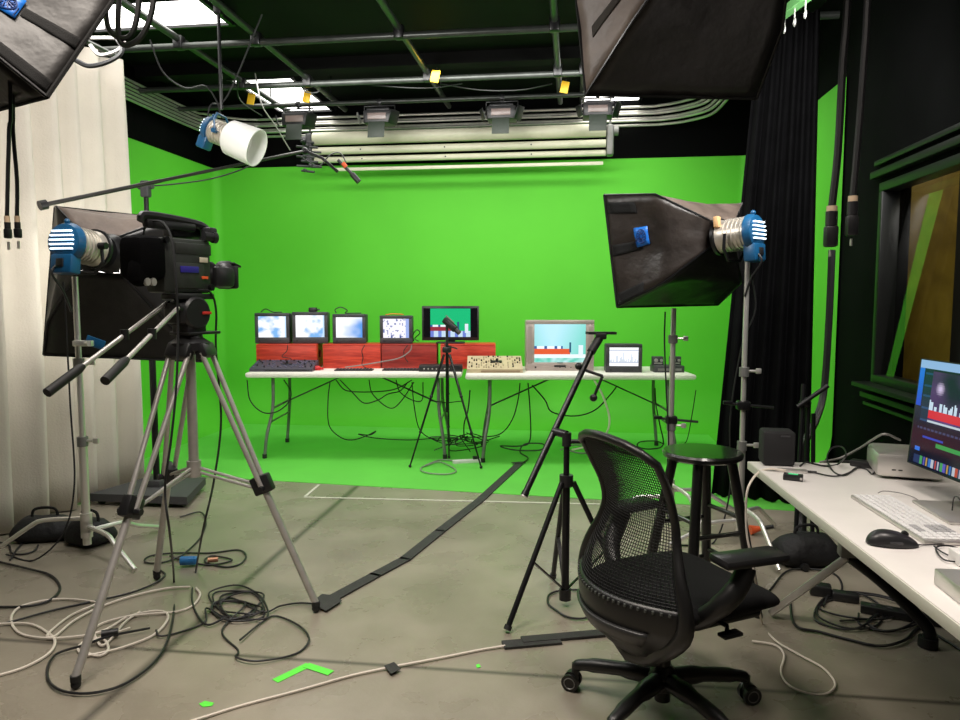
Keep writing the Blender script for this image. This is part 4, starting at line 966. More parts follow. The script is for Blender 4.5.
# cables below the tables
def below(ps, r=.0055, m_=CABLEB, lab='', d=6.3, group=None):
    pp = []
    for x, y, *q in ps:
        dd = q[0] if q else d; p = pt(x, y, d=dd)
        if p.z < .012: p = fl(x, y, .014)
        pp.append(p)
    return cable('table_cable', pp, r, m_, lab, sm=6, group=group)
below([(247, 380, 6.05), (250, 400, 6.05), (262, 412, 6.05), (276, 412, 6.05), (288, 403, 6.1), (291, 392, 6.2), (284, 380, 6.3)], lab='black cable hanging in a deep loop below the outer end of the first table')
below([(330, 382), (328, 400), (329, 425), (340, 437), (352, 440), (366, 436), (376, 431), (370, 435), (358, 434), (375, 438), (410, 440), (440, 438), (470, 440)], .005, lab='black cable dropping from the first table to the green floor and trailing sideways')
below([(336, 380), (345, 390), (362, 392), (385, 391), (398, 388), (412, 380)], .005, lab='black cable sagging flat under the first table')
below([(340, 380), (352, 392), (364, 403), (378, 400), (388, 394), (400, 391), (408, 382)], .005, lab='black cable sagging in a vee under the middle of the first table')
below([(369, 380), (372, 393), (384, 405), (393, 408), (402, 400), (414, 382)], .005, lab='black cable sagging lowest under the first table')
below([(396, 380), (400, 392), (412, 400), (422, 400), (423, 382)], .005, lab='black cable looping close behind the small tripod')
below([(412, 382), (414, 405), (420, 430), (436, 440), (455, 440), (468, 436)], .005, lab='black cable curving from the first table behind the small tripod to the floor')
below([(470, 390, 6.1), (468, 410, 6.1), (464, 425, 6.1), (466, 440, 6.2), (480, 442, 6.3), (500, 436, 6.3)], .006, lab='black cable hanging at the seam between both tables')
below([(520, 383), (518, 400), (512, 420), (500, 434), (480, 437), (460, 437)], .005, lab='black cable dropping beside the leg of the second table')
below([(528, 383), (530, 410), (530, 440), (520, 446), (500, 446), (515, 450), (540, 450), (543, 444), (525, 444), (520, 452), (528, 458), (521, 464)], .006, lab='black cable falling from the second table into a coil by the tape end')
below([(532, 385), (545, 400), (552, 412), (575, 416), (595, 410), (610, 395), (617, 386)], .006, lab='black cable sagging under the silver television', d=6.2)
below([(655, 388), (656, 405), (660, 425), (663, 445), (650, 449), (638, 447), (640, 442), (655, 441), (664, 444)], .006, lab='black cable hanging from the table end into a flat coil on the green floor', d=6.2)
below([(696, 390), (692, 415), (687, 440), (680, 446)], .004, lab='thin black cable hanging from the outer corner of the second table', d=6.1)
below([(594, 380, 5.9), (602, 394, 5.9), (609, 415, 5.9), (608, 430, 5.9), (600, 440, 6.0), (588, 446, 6.0), (572, 450, 6.0)], .009, CABLEW, 'thick white cable hanging off the front of the second table')
below([(425, 466), (440, 462), (456, 470), (448, 474), (428, 473), (421, 468), (440, 460), (455, 461)], .005, CABLEG, 'pale grey cable coiled on the green floor at the small tripod feet')
below([(560, 450), (575, 445), (590, 447), (600, 452), (580, 453), (565, 449)], .006, CABLEG, 'grey cable bundle on the green floor under the silver television')
for i, sd in enumerate((3, 5, 8)):
    rnd = random.Random(sd); ps = []
    for k in range(7):
        a = k*(1.1+.5*i)+sd; ps.append((448+12*i-6*k*(i-1)+24*math.cos(a)*rnd.uniform(.2, 1.4), 441+8*math.sin(a)*rnd.uniform(.2, 1.4)))
    below(ps, .0045, lab=['black cable coil under the table seam, drifting towards the first table', 'black cable coil on the floor straight under the table seam', 'black cable coil under the table seam, drifting towards the second table'][i])
c = fl(467, 463, 0); t = thing('power_strip', 'white power strip on the green floor between the small tripod feet', 'power strip', c, TH+.25)
MB().box((0, 0, .015), (.24, .05, .03), .006).build('casing', WHITEPL, t); MB().box((.07, 0, .04), (.04, .035, .03), .006).build('plug', BLKPL, t)
c = fl(456, 462, 0)
# ------------------------------------------------------------------ small black tripod with microphone arm
def slim_tripod():
    ft = [fl(410, 466, .02), fl(481, 467, .02), fl(449, 457, .02)]
    cx = sum(f.x for f in ft)/3; cy = sum(f.y for f in ft)/3; dd = 5.93
    top = pt(447, 352, d=5.93)
    cx, cy = top.x, top.y
    t = thing('tripod', 'slim black tripod standing before the table seam with a small camera on top', 'tripod', (cx, cy, 0))
    zt = top.z
    MB(True).cyl((cx, cy, .42), (cx, cy, zt+.06), .012).build('centre_column', BLKMT, t)
    for f in ft:
        a = Vector((cx, cy, zt-.02))+(Vector((f.x, f.y, 0))-Vector((cx, cy, 0))).normalized()*.03; m1 = a.lerp(f, .38); m2 = a.lerp(f, .70)
        lg = MB(True).cyl(a, m1, .011, seg=8).cyl(m1, m2, .009, seg=8).cyl(m2, f, .007, seg=8).build('leg', BLKMT, t)
        MB(True).sphere(m1, .015, 8).sphere(m2, .013, 8).build('leg_lock', BLKPL, lg); MB(True).sphere(f, .013, 8).build('foot', RUBBER, lg)
        MB(True).cyl((cx, cy, .5), a.lerp(f, .42), .004, seg=6).build('brace', BLKMT, t)
    MB(True).box((cx, cy, zt+.02), (.07, .06, .05), .01).cyl((cx-.02, cy, zt+.06), (cx+.09, cy-.03, zt+.03), .006).build('head', BLKPL, t)
    MB(True).cyl((cx, cy, zt+.05), (cx, cy, pt(447, 325, d=dd).z), .011).build('post', BLKPL, t)
    a = pt(446, 321, d=dd); b = pt(456, 330, d=dd-.04)
    c = thing('small_camera', 'small black camera tilted down on top of the slim tripod', 'camera', a)
    MB(True).bar(a-(b-a)*.2, b, .045, .055, bev=.012).build('body', BLKPL, c); MB(True).cyl(b, b+(b-a).normalized()*.04, .020).build('lens', BLKPL, c); MB(True).bar(a+Vector((0, 0, .045)), a.lerp(b, .8)+Vector((0, 0, .045)), .012, .006).build('top_plate', GREYMT, c)
slim_tripod()
# ------------------------------------------------------------------ black stand with diagonal bar
def boom_stand():
    base = fl(565, 606, 0); cx, cy = base.x, base.y; dd = 3.15
    t = thing('microphone_stand', 'black stand with a long slanting bar, before the silver television', 'stand', (cx, cy, 0))
    zt = pt(565, 432, d=dd).z; zc = pt(566, 478, d=dd).z
    MB().cyl((0, 0, .03), (0, 0, zt*.72), .017).cyl((0, 0, zt*.7), (0, 0, zt), .013).build('column', BLKMT, t)
    MB().cyl((0, 0, zc-.02), (0, 0, zc+.03), .03).build('collar', BLKPL, t); MB().cyl((0, 0, zt-.05), (0, 0, zt+.01), .02).build('collar', BLKPL, t)
    for f in (fl(507, 630, .012), fl(553, 577, .012), fl(632, 606, .012)):
        f = f-Vector((cx, cy, 0)); h = Vector((f.x, f.y, 0)).normalized()
        a = h*.03+Vector((0, 0, zc)); MBl = MB().cyl(a, f, .012, seg=10); lg = MBl.build('leg', BLKMT, t)
        MB().bar((0, 0, .07), a.lerp(f, .55), .018, .006).build('brace', BLKMT, t); MB().cyl(f+(a-f)*.03, f, .016).build('foot', RUBBER, lg)
    MB().cyl((0, 0, .03), (0, 0, .08), .026).build('brace_collar', BLKPL, t)
    lo = pt(524, 496, d=3.0); hi = pt(591, 352, d=3.3); hh = pt(600, 337, d=3.34)
    MB(True).cyl(lo, hi, .014).cyl(lo, lo.lerp(hi, .03), .016).build('slant_bar', BLKMT, t)
    MB(True).cyl(lo-(hi-lo)*.004, lo+(hi-lo)*.03, .0155).build('bar_cap', CHROME, t)
    MB(True).cyl(hi, hh, .020).bar(pt(587, 333, d=3.34), pt(615, 333, d=3.36), .05, .012).box(tuple(pt(601, 336, d=3.34)), (.05, .05, .03), .006).build('mount_head', BLKPL, t)
    p = lo.lerp(hi, .43); MB(True).cyl(p, Vector((cx, cy, zt)), .018).cyl(Vector((cx, cy, zt-.03)), Vector((cx, cy, zt-.03))+V(.10, 0), .010).box(tuple(Vector((cx, cy, zt-.03))+V(.10, 0)), (.03, .03, .05), .01).build('pivot_clamp', BLKPL, t)
    q = lo.lerp(hi, .87); e = MB(True); e.sphere(q+V(-.02, 0, .015), .017, 10).cyl(q, q+V(.09, 0, -.03), .007).cyl(q+V(.09, 0, -.03), q+V(.05, 0, -.13), .007).sphere(q+V(.05, 0, -.13), .018, 8); e.build('grip_knob', BLKPL, t)
boom_stand()
cable('floor_cable', [fl(x, y, .009) for x, y in ((556, 610), (548, 603), (550, 594), (565, 590), (590, 591), (603, 598), (602, 610), (585, 618), (568, 617), (556, 610))][:-1], .0048, CABLEB, 'black cable ring round the foot of the stand with the slanting bar', closed=True)
# ------------------------------------------------------------------ stool
def stool():
    c = V(.965, 3.08); H_ = .70
    t = thing('stool', 'round black wooden stool between the office chair and the drape', 'stool', (c.x, c.y, 0), TH+R(20))
    MB().lathe([(.0, H_-.032), (.155, H_-.032), (.168, H_-.024), (.170, H_-.010), (.163, H_-.001), (.14, H_), (0, H_)], seg=40).build('seat', STOOLM, t)
    corners = [(1, 1), (-1, 1), (-1, -1), (1, -1)]
    def L(i, z): s = corners[i]; k = .085+(.175-.085)*(1-z/(H_-.03)); return Vector((s[0]*k, s[1]*k, z))
    for i in range(4): MB().tube([L(i, 0), L(i, .3), L(i, H_-.03)], [.019, .023, .021], 12).build('leg', STOOLM, t)
    for i in range(4):
        j = (i+1) % 4
        for z in ((.42, .2) if i % 2 else (.36, .16)): MB().cyl(L(i, z), L(j, z), .010, seg=10).build('rung', STOOLM, t)
stool()
# ------------------------------------------------------------------ office chair
def office_chair():
    c = V(.60, 2.27); rz = heading(math.cos(R(24)), math.sin(R(24)))
    t = thing('office_chair', 'black office chair with a perforated mesh back, pushed away from the desk', 'chair', (c.x, c.y, 0), rz)
    # base
    hub = MB().lathe([(.03, .075), (.045, .085), (.05, .13), (.035, .15), (.028, .16)], seg=20); hub.build('hub', CHAIRB, t)
    b0 = R(154)-R(24)
    for k in range(5):
        a = b0+k*2*PI/5; d = Vector((math.cos(a), math.sin(a), 0)); e = d*.30
        MB().tube([d*.02+Vector((0, 0, .115)), d*.14+Vector((0, 0, .113)), d*.26+Vector((0, 0, .098)), e+Vector((0, 0, .085))], [.030, .024, .020, .016], 10, sm=4).cyl(e+Vector((0, 0, .095)), e+Vector((0, 0, .05)), .012, seg=8).build('base_leg', CHAIRB, t)
        s = Vector((-d.y, d.x, 0)); q = e+d*.012
        cs = MB()
        for sg in (-1, 1): cs.cyl(q+s*.010*sg+Vector((0, 0, .03)), q+s*.026*sg+Vector((0, 0, .03)), .030, seg=20)
        cs.cyl(q-s*.012+Vector((0, 0, .042)), q+s*.012+Vector((0, 0, .042)), .024, seg=12)
        co = cs.build('caster', CHAIRB, t)
        rm = MB()
        for sg in (-1, 1): rm.tube([q+s*.0265*sg+Vector((0, 0, .03))+(d*math.cos(x)+Vector((0, 0, 1))*math.sin(x))*.019 for x in [j*PI/8 for j in range(16)]], .002, 5, closed=True)
        rm.build('wheel_ring', GREYMT, co)
    MB().cyl((0, 0, .15), (0, 0, .36), .025).cyl((0, 0, .04), (0, 0, .12), .026).build('gas_lift', BLKMT, t)
    MB().box((-.02, 0, .345), (.24, .16, .05), .02).box((-.13, 0, .33), (.16, .09, .05), .02).build('tilt_mechanism', CHAIRB, t)
    MB().tube([(.04, -.08, .375), (.06, -.22, .372), (.03, -.25, .372)], .007, 8).box((.03, -.265, .372), (.07, .035, .012), .004).build('lever', CHAIRB, t)
    # seat cushion
    def S(u, v):
        a = 2*PI*u; ph = PI*(v-.5); n_ = .55
        x = .255*math.copysign(abs(math.cos(a))**n_, math.cos(a))*math.cos(ph)**.45; y = .245*math.copysign(abs(math.sin(a))**n_, math.sin(a))*math.cos(ph)**.45
        z = .432+.042*math.sin(ph)-.05*max(0, (x-.12)/.14)**2*.8+.02*(y/.24)**2
        return (x*1.09+.062, y, z-.03)
    sb = MB().surf(S, 48, 14); bmesh.ops.remove_doubles(sb.bm, verts=sb.bm.verts, dist=1e-4); sb.build('seat', SEATF, t, ang=3)
    MB().box((.03, 0, .37), (.40, .38, .03), .012).build('seat_pan', CHAIRB, t)
    # back surface: z from .34 to .96
    zs = [.225, .28, .34, .40, .47, .54, .61, .68, .75, .82, .89, .93]
    xs_ = [-.13, -.195, -.24, -.262, -.255, -.222, -.178, -.148, -.158, -.188, -.225, -.25]
    ws = [.075, .135, .215, .262, .262, .235, .202, .182, .180, .190, .190, .172]
    cv = [.03, .06, .10, .125, .12, .09, .06, .038, .032, .03, .03, .03]
    def itp(arr, z):
        z = max(zs[0], min(zs[-1], z))
        for i in range(len(zs)-1):
            if z <= zs[i+1]:
                tt = (z-zs[i])/(zs[i+1]-zs[i]); p0 = arr[max(0, i-1)]; p1 = arr[i]; p2 = arr[i+1]; p3 = arr[min(len(arr)-1, i+2)]
                return .5*(2*p1+(p2-p0)*tt+(2*p0-5*p1+4*p2-p3)*tt*tt+(3*p1-p0-3*p2+p3)*tt**3)
        return arr[-1]
    def BK(s, z):
        w_ = itp(ws, z); return Vector((itp(xs_, z)+itp(cv, z)*s*s, s*w_, z - (.012*s*s if z > .9 else 0)))
    # frame: closed outline
    out = [BK(-1, z) for z in [.26+(.905-.26)*i/26 for i in range(27)]]
    out += [BK(-.9, .92), BK(-.6, .933), BK(-.2, .937), BK(.2, .937), BK(.6, .933), BK(.9, .92)]
    out += [BK(1, z) for z in [.905-(.905-.26)*i/26 for i in range(27)]]
    out += [BK(.7, .235), BK(0, .222), BK(-.7, .235)]
    rr = []
    n = len(out)
    for p in out: rr.append(.013+.014*max(0, min(1, (.64-p.z)/.25)))
    MB().tube(out, rr, 10, closed=True).build('back_frame', CHAIRB, t)
    # perforated mesh
    mm = MB(); mm.surf(lambda u, v: BK(-.97+1.94*u, .455+(.922-.455)*v), 44, 54)
    mo = mm.build('back_mesh', mat('chair_mesh_black', (.012, .012, .012), .5), t, smooth=False, recalc=False)
    wf = mo.modifiers.new('strands', 'WIREFRAME'); wf.thickness = .0036; wf.use_even_offset = False; wf.use_boundary = True
    # lumbar panel and lower shell, solid
    MB().surf(lambda u, v: BK(-.98+1.96*u, .232+(.465-.232)*v)+Vector((-.004, 0, 0)), 24, 14).build('lower_shell', CHAIRB, t, ang=3, solid=.010)
    MB().surf(lambda u, v: BK(-.75+1.5*u, .33+.05*v)+Vector((-.018, 0, 0)), 20, 3).build('shell_ridge', mat('shell_sheen', (.03, .03, .03), .35), t, ang=3, solid=.012)
    hb = MB()
    for k in range(26):
        s = -.9+1.8*k/25; p = BK(s, .452); hb.box((p.x-.012, p.y, p.z), (.006, .008, .010), .001)
    hb.build('slot_row', mat('slot_grey', (.05, .055, .05), .6), t)
    # arms
    for s in (-1, 1):
        MB().tube([(-.02, s*.10, .365), (-.04, s*.20, .40), (-.02, s*.275, .47), (.02, s*.30, .53), (.05, s*.30, .585)], [.030, .030, .032, .030, .028], 10, sm=5).build('arm_support', CHAIRB, t)
        MB().box((.07, s*.29, .605), (.22, .095, .030), .014, rot=(0, 0, s*6)).build('armrest', mat('armrest_black', (.014, .014, .015), .3, var=.1), t)
    MB().tube([(-.02, -.10, .365), (-.10, 0, .33), (-.02, .10, .365)], .028, 10, sm=4).build('arm_bridge', CHAIRB, t)
office_chair()
# ------------------------------------------------------------------ desk
DZ = .74; DW, DL = .80, 2.3
dk = thing('desk', 'white topped desk along the wall with the window', 'desk', (.663, 2.80, 0), R(2.7))
MB().box((DW/2, -DL/2, DZ-.014), (DW-.004, DL-.004, .028), .003).build('desktop', DESKW, dk)
MB().box((-.001, -DL/2, DZ-.015), (.004, DL, .028), .001).box((DW/2, .001, DZ-.015), (DW, .004, .028), .001).build('edge_band', DESKE, dk)
# leg frame: splayed feet joined below the top
J = Vector((1.05, 2.65, .60))
fa = fl(772, 612, .02); fb = fl(928, 642, .02)
ja = pt(849, 556, d=2.75)
MB(True).bar(ja, fa, .055, .03, bev=.008).build('leg', SILVER, dk)
MB(True).tube([ja, pt(880, 580, d=2.75), pt(908, 606, d=2.75), fb+Vector((0, 0, .05)), fb], .024, 10, sm=4).build('leg', BLKMT, dk)
MB(True).cyl(fb-Vector((0, 0, .018)), fb+Vector((0, 0, .02)), .035).build('foot', RUBBER, dk)
MB(True).bar(ja, (ja.x, ja.y-.05, DZ-.03), .08, .05, bev=.008).build('upright', GREYMT, dk)
MB().box((.40, -1.15, DZ-.05), (.05, 2.0, .04), .006).box((.40, -2.0, .36), (.08, .05, .66), .008).box((.40, -2.0, .02), (.6, .06, .04), .01).build('frame_rail', GREYMT, dk)
# speaker
q = pt(779, 466, z=DZ); t = thing('loudspeaker', 'small black loudspeaker cube on the far desk corner', 'speaker', (q.x, q.y+.04, DZ+.001), R(-4))
MB().box((0, 0, .064), (.112, .10, .126), .010).build('cabinet', mat('speaker_cloth', (.009, .009, .010), .75, var=.15, scale=300, bump=.2, bscale=500), t)
MB().box((.02, -.051, .112), (.032, .002, .006)).build('badge', DKGREY, t)
# dongle and adapter
q = pt(793, 480, z=DZ); t = thing('usb_hub', 'tiny black box with green lights near the loudspeaker', 'hub', (q.x, q.y, DZ), R(-20)); MB().box((0, 0, .010), (.062, .034, .020), .003).build('case', BLKPL, t); MB().box((.0, 0, .0205), (.03, .012, .002)).build('light', emis('green_led', (.1, .8, .3), .4), t); MB().box((.026, -.0175, .010), (.008, .001, .008)).build('port', ALU, t)
q = pt(792, 470.5, z=DZ+.006); t = thing('cable_adapter', 'slim silver cable adapter lying behind the tiny black box', 'adapter', (q.x, q.y, DZ), R(-10)); MB().box((0, 0, .006), (.10, .022, .012), .004).build('body', SILVER, t); MB().cyl((.05, 0, .006), (.08, 0, .006), .004).cyl((-.05, 0, .006), (-.075, 0, .006), .004).build('plug', BLKPL, t)
# silver computer
q = pt(914, 480, z=DZ); t = thing('desktop_computer', 'squat silver aluminium computer box behind the monitor', 'computer', (q.x-.00, q.y+.08, DZ), R(-12))
MB().box((0, 0, .049), (.205, .205, .084), .018).build('case', SILVER, t); MB().lathe([(.08, 0), (.085, .008), (.085, .010)], seg=28).build('foot_ring', BLKPL, t)
MB().box((-.03, -.1035, .035), (.012, .002, .004)).box((-.05, -.1035, .035), (.012, .002, .004)).build('port', BLKPL, t)
# monitor
mb_ = pt(907, 462, d=2.30); mt_ = pt(921, 358, d=2.335)
def desk_monitor():
    a = Vector((mb_.x, mb_.y, 0)); dirn = Vector((0.055, -1, 0)).normalized()
    p2 = pt(960, 483, z=mb_.z); dirn = (Vector((p2.x, p2.y, 0))-a).normalized()
    up = (mt_-mb_); hgt = up.length; up.normalize(); W_ = .60
    n_ = dirn.cross(up).normalized()
    if n_.x > 0: n_ = -n_
    t = thing('computer_monitor', 'black edged computer monitor showing a dark video mixing program', 'monitor', tuple(a+dirn*W_/2+Vector((0, 0, DZ))))
    back = -n_
    def Q(u, v, o=0): return mb_+dirn*(u*W_)+up*(v*hgt)+n_*o
    MB(True).prism([Q(0, 0), Q(1, 0), Q(1, 1), Q(0, 1)], back*.018).build('bezel', BLKPL, t)
    S_ = MB(True); lay = S_.bm.loops.layers.float_color.new('picture')
    def pic(u, v):
        c = srgb(10, 18, 44)
        if v > .93: return srgb(150, 190, 235)
        if u < .05: return mixc(srgb(20, 60, 200), srgb(40, 130, 230), (v-.5)*2) if v > .55 else srgb(14, 20, 40)
        if .05 < u < .12 and v > .42: return srgb(16, 40, 60) if (v*9) % 1 < .8 else srgb(30, 70, 110)
        if .12 < u < .98 and .42 < v < .90:
            k = (v-.42)/.48; c = mixc(srgb(18, 14, 50), srgb(95, 55, 120), noise.noise(Vector((u*5, v*5, 0)))+.4)
            for lx, ly in ((.2, .75), (.42, .8), (.6, .72)):
                dd = math.hypot((u-lx)*1.7, v-ly)
                if dd < .07: c = mixc(srgb(235, 215, 255), c, dd/.07)
            if .10 < k < .26: c = srgb(220, 25, 35)
            if .26 < k < .38+.05*math.sin(u*60) and (u*24) % 1 < .6: c = srgb(205, 228, 245)
            if k < .06: c = srgb(200, 215, 225)
            return c
        if v < .40 and v > .12:
            c = srgb(12, 20, 38)
            if .34 < v < .37: c = srgb(60, 75, 110) if (u*30) % 1 < .6 else srgb(25, 30, 50)
            if .26 < v < .29 and .10 < u < .28: c = srgb(35, 75, 190)
            if .22 < v < .245 and .22 < u < .5: c = srgb(50, 160, 80)
            if u < .09 and .14 < v < .17: c = srgb(50, 120, 230)
            if abs(u-.03) < .012: c = srgb(40, 80, 160)
            return c
        if .025 < v < .09:
            kx = (u*40) % 1; cs_ = [srgb(70, 140, 235), srgb(235, 240, 250), srgb(230, 90, 60), srgb(230, 230, 240), srgb(90, 200, 110), srgb(120, 110, 230), srgb(240, 190, 60)]
            return mixc(cs_[int(u*40) % 7], srgb(20, 30, 60), .35) if .15 < kx < .85 and u > .1 else srgb(45, 60, 100)
        return c
    nu, nv = 90, 52
    for i in range(nu):
        for j in range(nv):
            u0, u1, v0, v1 = [.012+.976*x for x in (i/nu, (i+1)/nu, j/nv, (j+1)/nv)]
            f = S_.bm.faces.new([S_._v(Q(u0, v0, .001)), S_._v(Q(u1, v0, .001)), S_._v(Q(u1, v1, .001)), S_._v(Q(u0, v1, .001))])
            c_ = pic((i+.5)/nu, (j+.5)/nv)
            for l in f.loops: l[lay] = (*c_, 1)
    S_.build('screen', screen_mat('monitor_glow', .85, .12), t, recalc=False, smooth=False)
    m0 = Q(.5, .25)+back*.02; ft = Vector((m0.x+.03, m0.y, DZ))
    MB(True).bar(m0, ft+Vector((0, 0, .01)), .18, .012, up=tuple(back)).build('stand_arm', SILVER, t)
    MB(True).box((ft.x-.05, ft.y, DZ+.005), (.20, .22, .008), .002).build('stand_foot', SILVER, t)
desk_monitor()
# keyboard
k0 = pt(850, 498, z=DZ); k1 = pt(878, 491.5, z=DZ); k2 = pt(919, 542, z=DZ)
def keyboard():
    ax = (k0-k2); ax.z = 0; L_ = .43; ax.normalize(); ay = Vector((-ax.y, ax.x, 0))  # ay to the ...
    if ay.dot(k1-k0) < 0: ay = -ay
    c = k0-ax*L_/2+ay*.06
    t = thing('keyboard', 'white and silver full size keyboard on the desk before the monitor', 'keyboard', (c.x, c.y, DZ), math.atan2(-ax.y, -ax.x))
    MB().box((0, 0, .006), (L_, .118, .010), .003).build('plate', SILVER, t)
    s = 1 if (Matrix.Rotation(-t.rotation_euler.z, 3, 'Z') @ ay).y > 0 else -1
    K = MB(); G = MB()
    for r_ in range(6):
        for i in range(21):
            x = -L_/2+.012+i*(L_-.024)/20.5+.004; y = (-.046+.0185*r_)*s
            if i in (14, 18): pass
            b = G if (i in (15, 16, 17) and r_ in (1, 3, 4, 5)) else K
            if r_ == 0 and 4 <= i <= 8:
                if i == 6: K.box((x, y, .0125), (.094, .0145, .004), .001)
                continue
            b.box((x, y, .0125), (.0155, .0148, .004), .001)
    K.build('key', KEYW, t); G.build('grey_key', mat('grey_keys', (.42, .42, .43), .5), t)
keyboard()
# mouse
q = pt(892, 545, z=DZ); t = thing('computer_mouse', 'black computer mouse on the desk beside the keyboard', 'mouse', (q.x, q.y, DZ), R(-3))
def Ms(u, v):
    a = 2*PI*u; ph = PI/2*v; x = .060*math.cos(a)*math.cos(ph)**.6; y = .031*math.copysign(abs(math.sin(a))**.8, math.sin(a))*math.cos(ph)**.6
    return (x, y*(1-.12*(x/.06)), .003+.033*math.sin(ph)*(1-.25*(x/.06)-.25*(x/.06)**2))
MB().surf(Ms, 32, 10).build('body', mat('mouse_black', (.02, .02, .022), .35), t, ang=3)
MB().cyl((.028, -.004, .030), (.028, .004, .030), .008, seg=12).build('wheel', RUBBER, t)
MB().box((.0, -.029, .014), (.03, .004, .006), .001).build('side_button', DKGREY, t)
def dc(ps, r, m_, lab, z=DZ+.004, name='desk_cable'):
    return cable(name, [pt(p[0], p[1], z=p[2] if len(p) > 2 else z) for p in ps], r, m_, lab, sm=7)
dc([(913, 544), (925, 545), (940, 544), (955, 543), (975, 540)], .0018, CABLEB, 'thin mouse cable crossing the desk towards the monitor foot')
dc([(934, 546), (942, 552), (955, 557), (965, 552), (950, 546), (936, 548), (945, 560), (970, 562)], .002, CABLEB, 'thin black cable curled on the desk beside the mouse', z=DZ+.006)
dc([(878, 493, DZ+.014), (884, 491, DZ+.016), (900, 493, DZ+.012), (915, 498), (925, 506), (940, 508), (962, 505)], .0016, CABLEG, 'thin keyboard cable curving over the keyboard top')
dc([(952, 512), (954, 498, DZ+.05), (960, 500, DZ+.06), (966, 520)], .002, CABLEB, 'thin black cable standing up before the monitor foot')
dc([(800, 466), (806, 462), (815, 464), (826, 466), (838, 464), (846, 455, .80), (842, 447, .80), (832, 448, .79), (827, 458, .76), (833, 471), (845, 475), (862, 465), (875, 462, .76)], .003, CABLEB, 'black cable looped on the desk between loudspeaker and computer')
dc([(810, 471, DZ+.007), (825, 475), (838, 476), (850, 472), (856, 468), (866, 469), (872, 474), (876, 470)], .0025, CABLEB, 'black cable from the slim adapter to the computer')
dc([(820, 462), (840, 458), (860, 448, .80), (872, 440, .86), (885, 434, .90), (900, 440, .86)], .004, CABLEG, 'grey cable rising behind the computer towards the window')
dc([(840, 461), (855, 462), (868, 466), (874, 468)], .0048, CABLEB, 'short thick black cable lying before the computer')
t = thing('power_brick', 'black power brick on the desk beside the computer', 'power brick', tuple(pt(864, 467, z=DZ)), R(-35)); MB().box((0, 0, .012), (.09, .04, .024), .006).build('body', BLKPL, t)
# white cable dropping off the desk
cable('desk_cable', [pt(786, 470.5, z=DZ+.007), pt(770, 469, z=DZ+.008), pt(758, 473, d=2.55), pt(748, 488, d=2.5), pt(746, 510, d=2.5), pt(747, 535, d=2.5), pt(752, 560, d=2.5), pt(757, 590, d=2.55), fl(762, 622, .01), fl(775, 640, .01), fl(800, 655, .01), fl(823, 668, .01), fl(835, 683, .01), fl(828, 693, .01), fl(812, 694, .01), fl(790, 686, .01), fl(781, 672, .01), fl(784, 655, .01), fl(775, 645, .01), fl(752, 641, .01)], .0042, CABLEW, 'white cable dropping off the desk corner into a loop on the floor', sm=7)
# notebook stack near the frame edge
q = pt(968, 596, z=DZ); t = thing('hard_drive', 'grey metal box at the near end of the desk', 'hard drive', (q.x, q.y, DZ), 0); MB().box((.03, -.03, .018), (.14, .18, .036), .004).build('case', SILVER, t); MB().box((.03, -.121, .018), (.05, .002, .006)).build('front_slot', BLKPL, t)
q = pt(975, 572, z=DZ); t = thing('tissue_box', 'pale grey box behind the metal box on the desk', 'box', (q.x+.04, q.y+.03, DZ), 0); MB().box((0, 0, .015), (.12, .1, .03), .004).build('case', WHITEPL, t)
# ------------------------------------------------------------------ hanging cables with plugs
def hanging(pts, lab, r=.011, plug=.10):
    P = [pt(x, y, d=d) for x, y, d in pts]; e = P[-1]; top = P[0]
    t = thing('hanging_cable', lab, 'cable', tuple(e))
    top.z = min(top.z, ZC-.01)
    MB(True).tube([Vector((top.x, top.y, ZC-.002)), top]+P[1:], r, 8, sm=4).build('sleeve', CABLEB, t)
    dn = Vector((0, 0, -1))
    MB(True).cyl(e, e+dn*.02, r*1.35).build('tape_band', mat('tan_band', (.6, .45, .3), .6), t)
    MB(True).cyl(e+dn*.02, e+dn*(.02+plug*.4), r*1.5).box(tuple(e+dn*(.02+plug*.7)), (r*3.2, r*3.0, plug*.6), r*.6).build('plug', BLKPL, t)
    MB(True).cyl(e+dn*(.03+plug), e+dn*(.055+plug), .004, seg=8).build('pin', CHROME, t)
hanging([(848, -10, 2.7), (843, 60, 2.7), (838, 150, 2.7), (832, 206, 2.7)], 'thick black cable with a plug hanging over the green strip, before the window', .014, .13)
hanging([(868, -10, 2.6), (864, 60, 2.6), (858, 140, 2.6), (853, 196, 2.6)], 'thick black cable with a plug hanging before the window frame', .012, .12)
hanging([(9, 60, 2.3), (9, 130, 2.3), (8, 170, 2.3), (7, 216, 2.3)], 'thin black cable with a plug hanging before the white drape, farther from the stage', .006, .05)
hanging([(11, 60, 2.35), (13, 130, 2.35), (17, 180, 2.35), (17, 216, 2.35)], 'thin black cable with a plug hanging before the white drape, closer to the stage', .006, .05)
cable('trunk_cable', [pt(x, y, d=d) for x, y, d in ((832, 250, 4.1), (829, 320, 4.1), (824, 390, 4.1), (816, 420, 4.0), (806, 440, 3.9), (802, 460, 3.9), (800, 520, 3.9))] + [fl(800, 560, .022), fl(806, 568, .022)] , .020, CABLEB, 'thick black cable trunk running down the edge of the green strip')
t = thing('folded_stand', 'folded black stand leaning by the wall behind the desk', 'stand', tuple(V(1.72, 3.72)))
A = V(1.70, 3.7)
for k in range(3):
    a = V(1.66+.06*k, 3.7+.03*k, .0); b = V(1.74+.03*k, 3.85, .90-.08*k); MB(True).cyl(a, b, .012, seg=8).build('leg', BLKMT, t)
MB(True).cyl(V(1.70, 3.82, .78), V(1.84, 3.78, .90), .012).sphere(V(1.75, 3.84, .80), .03, 10).build('knob', BLKPL, t)
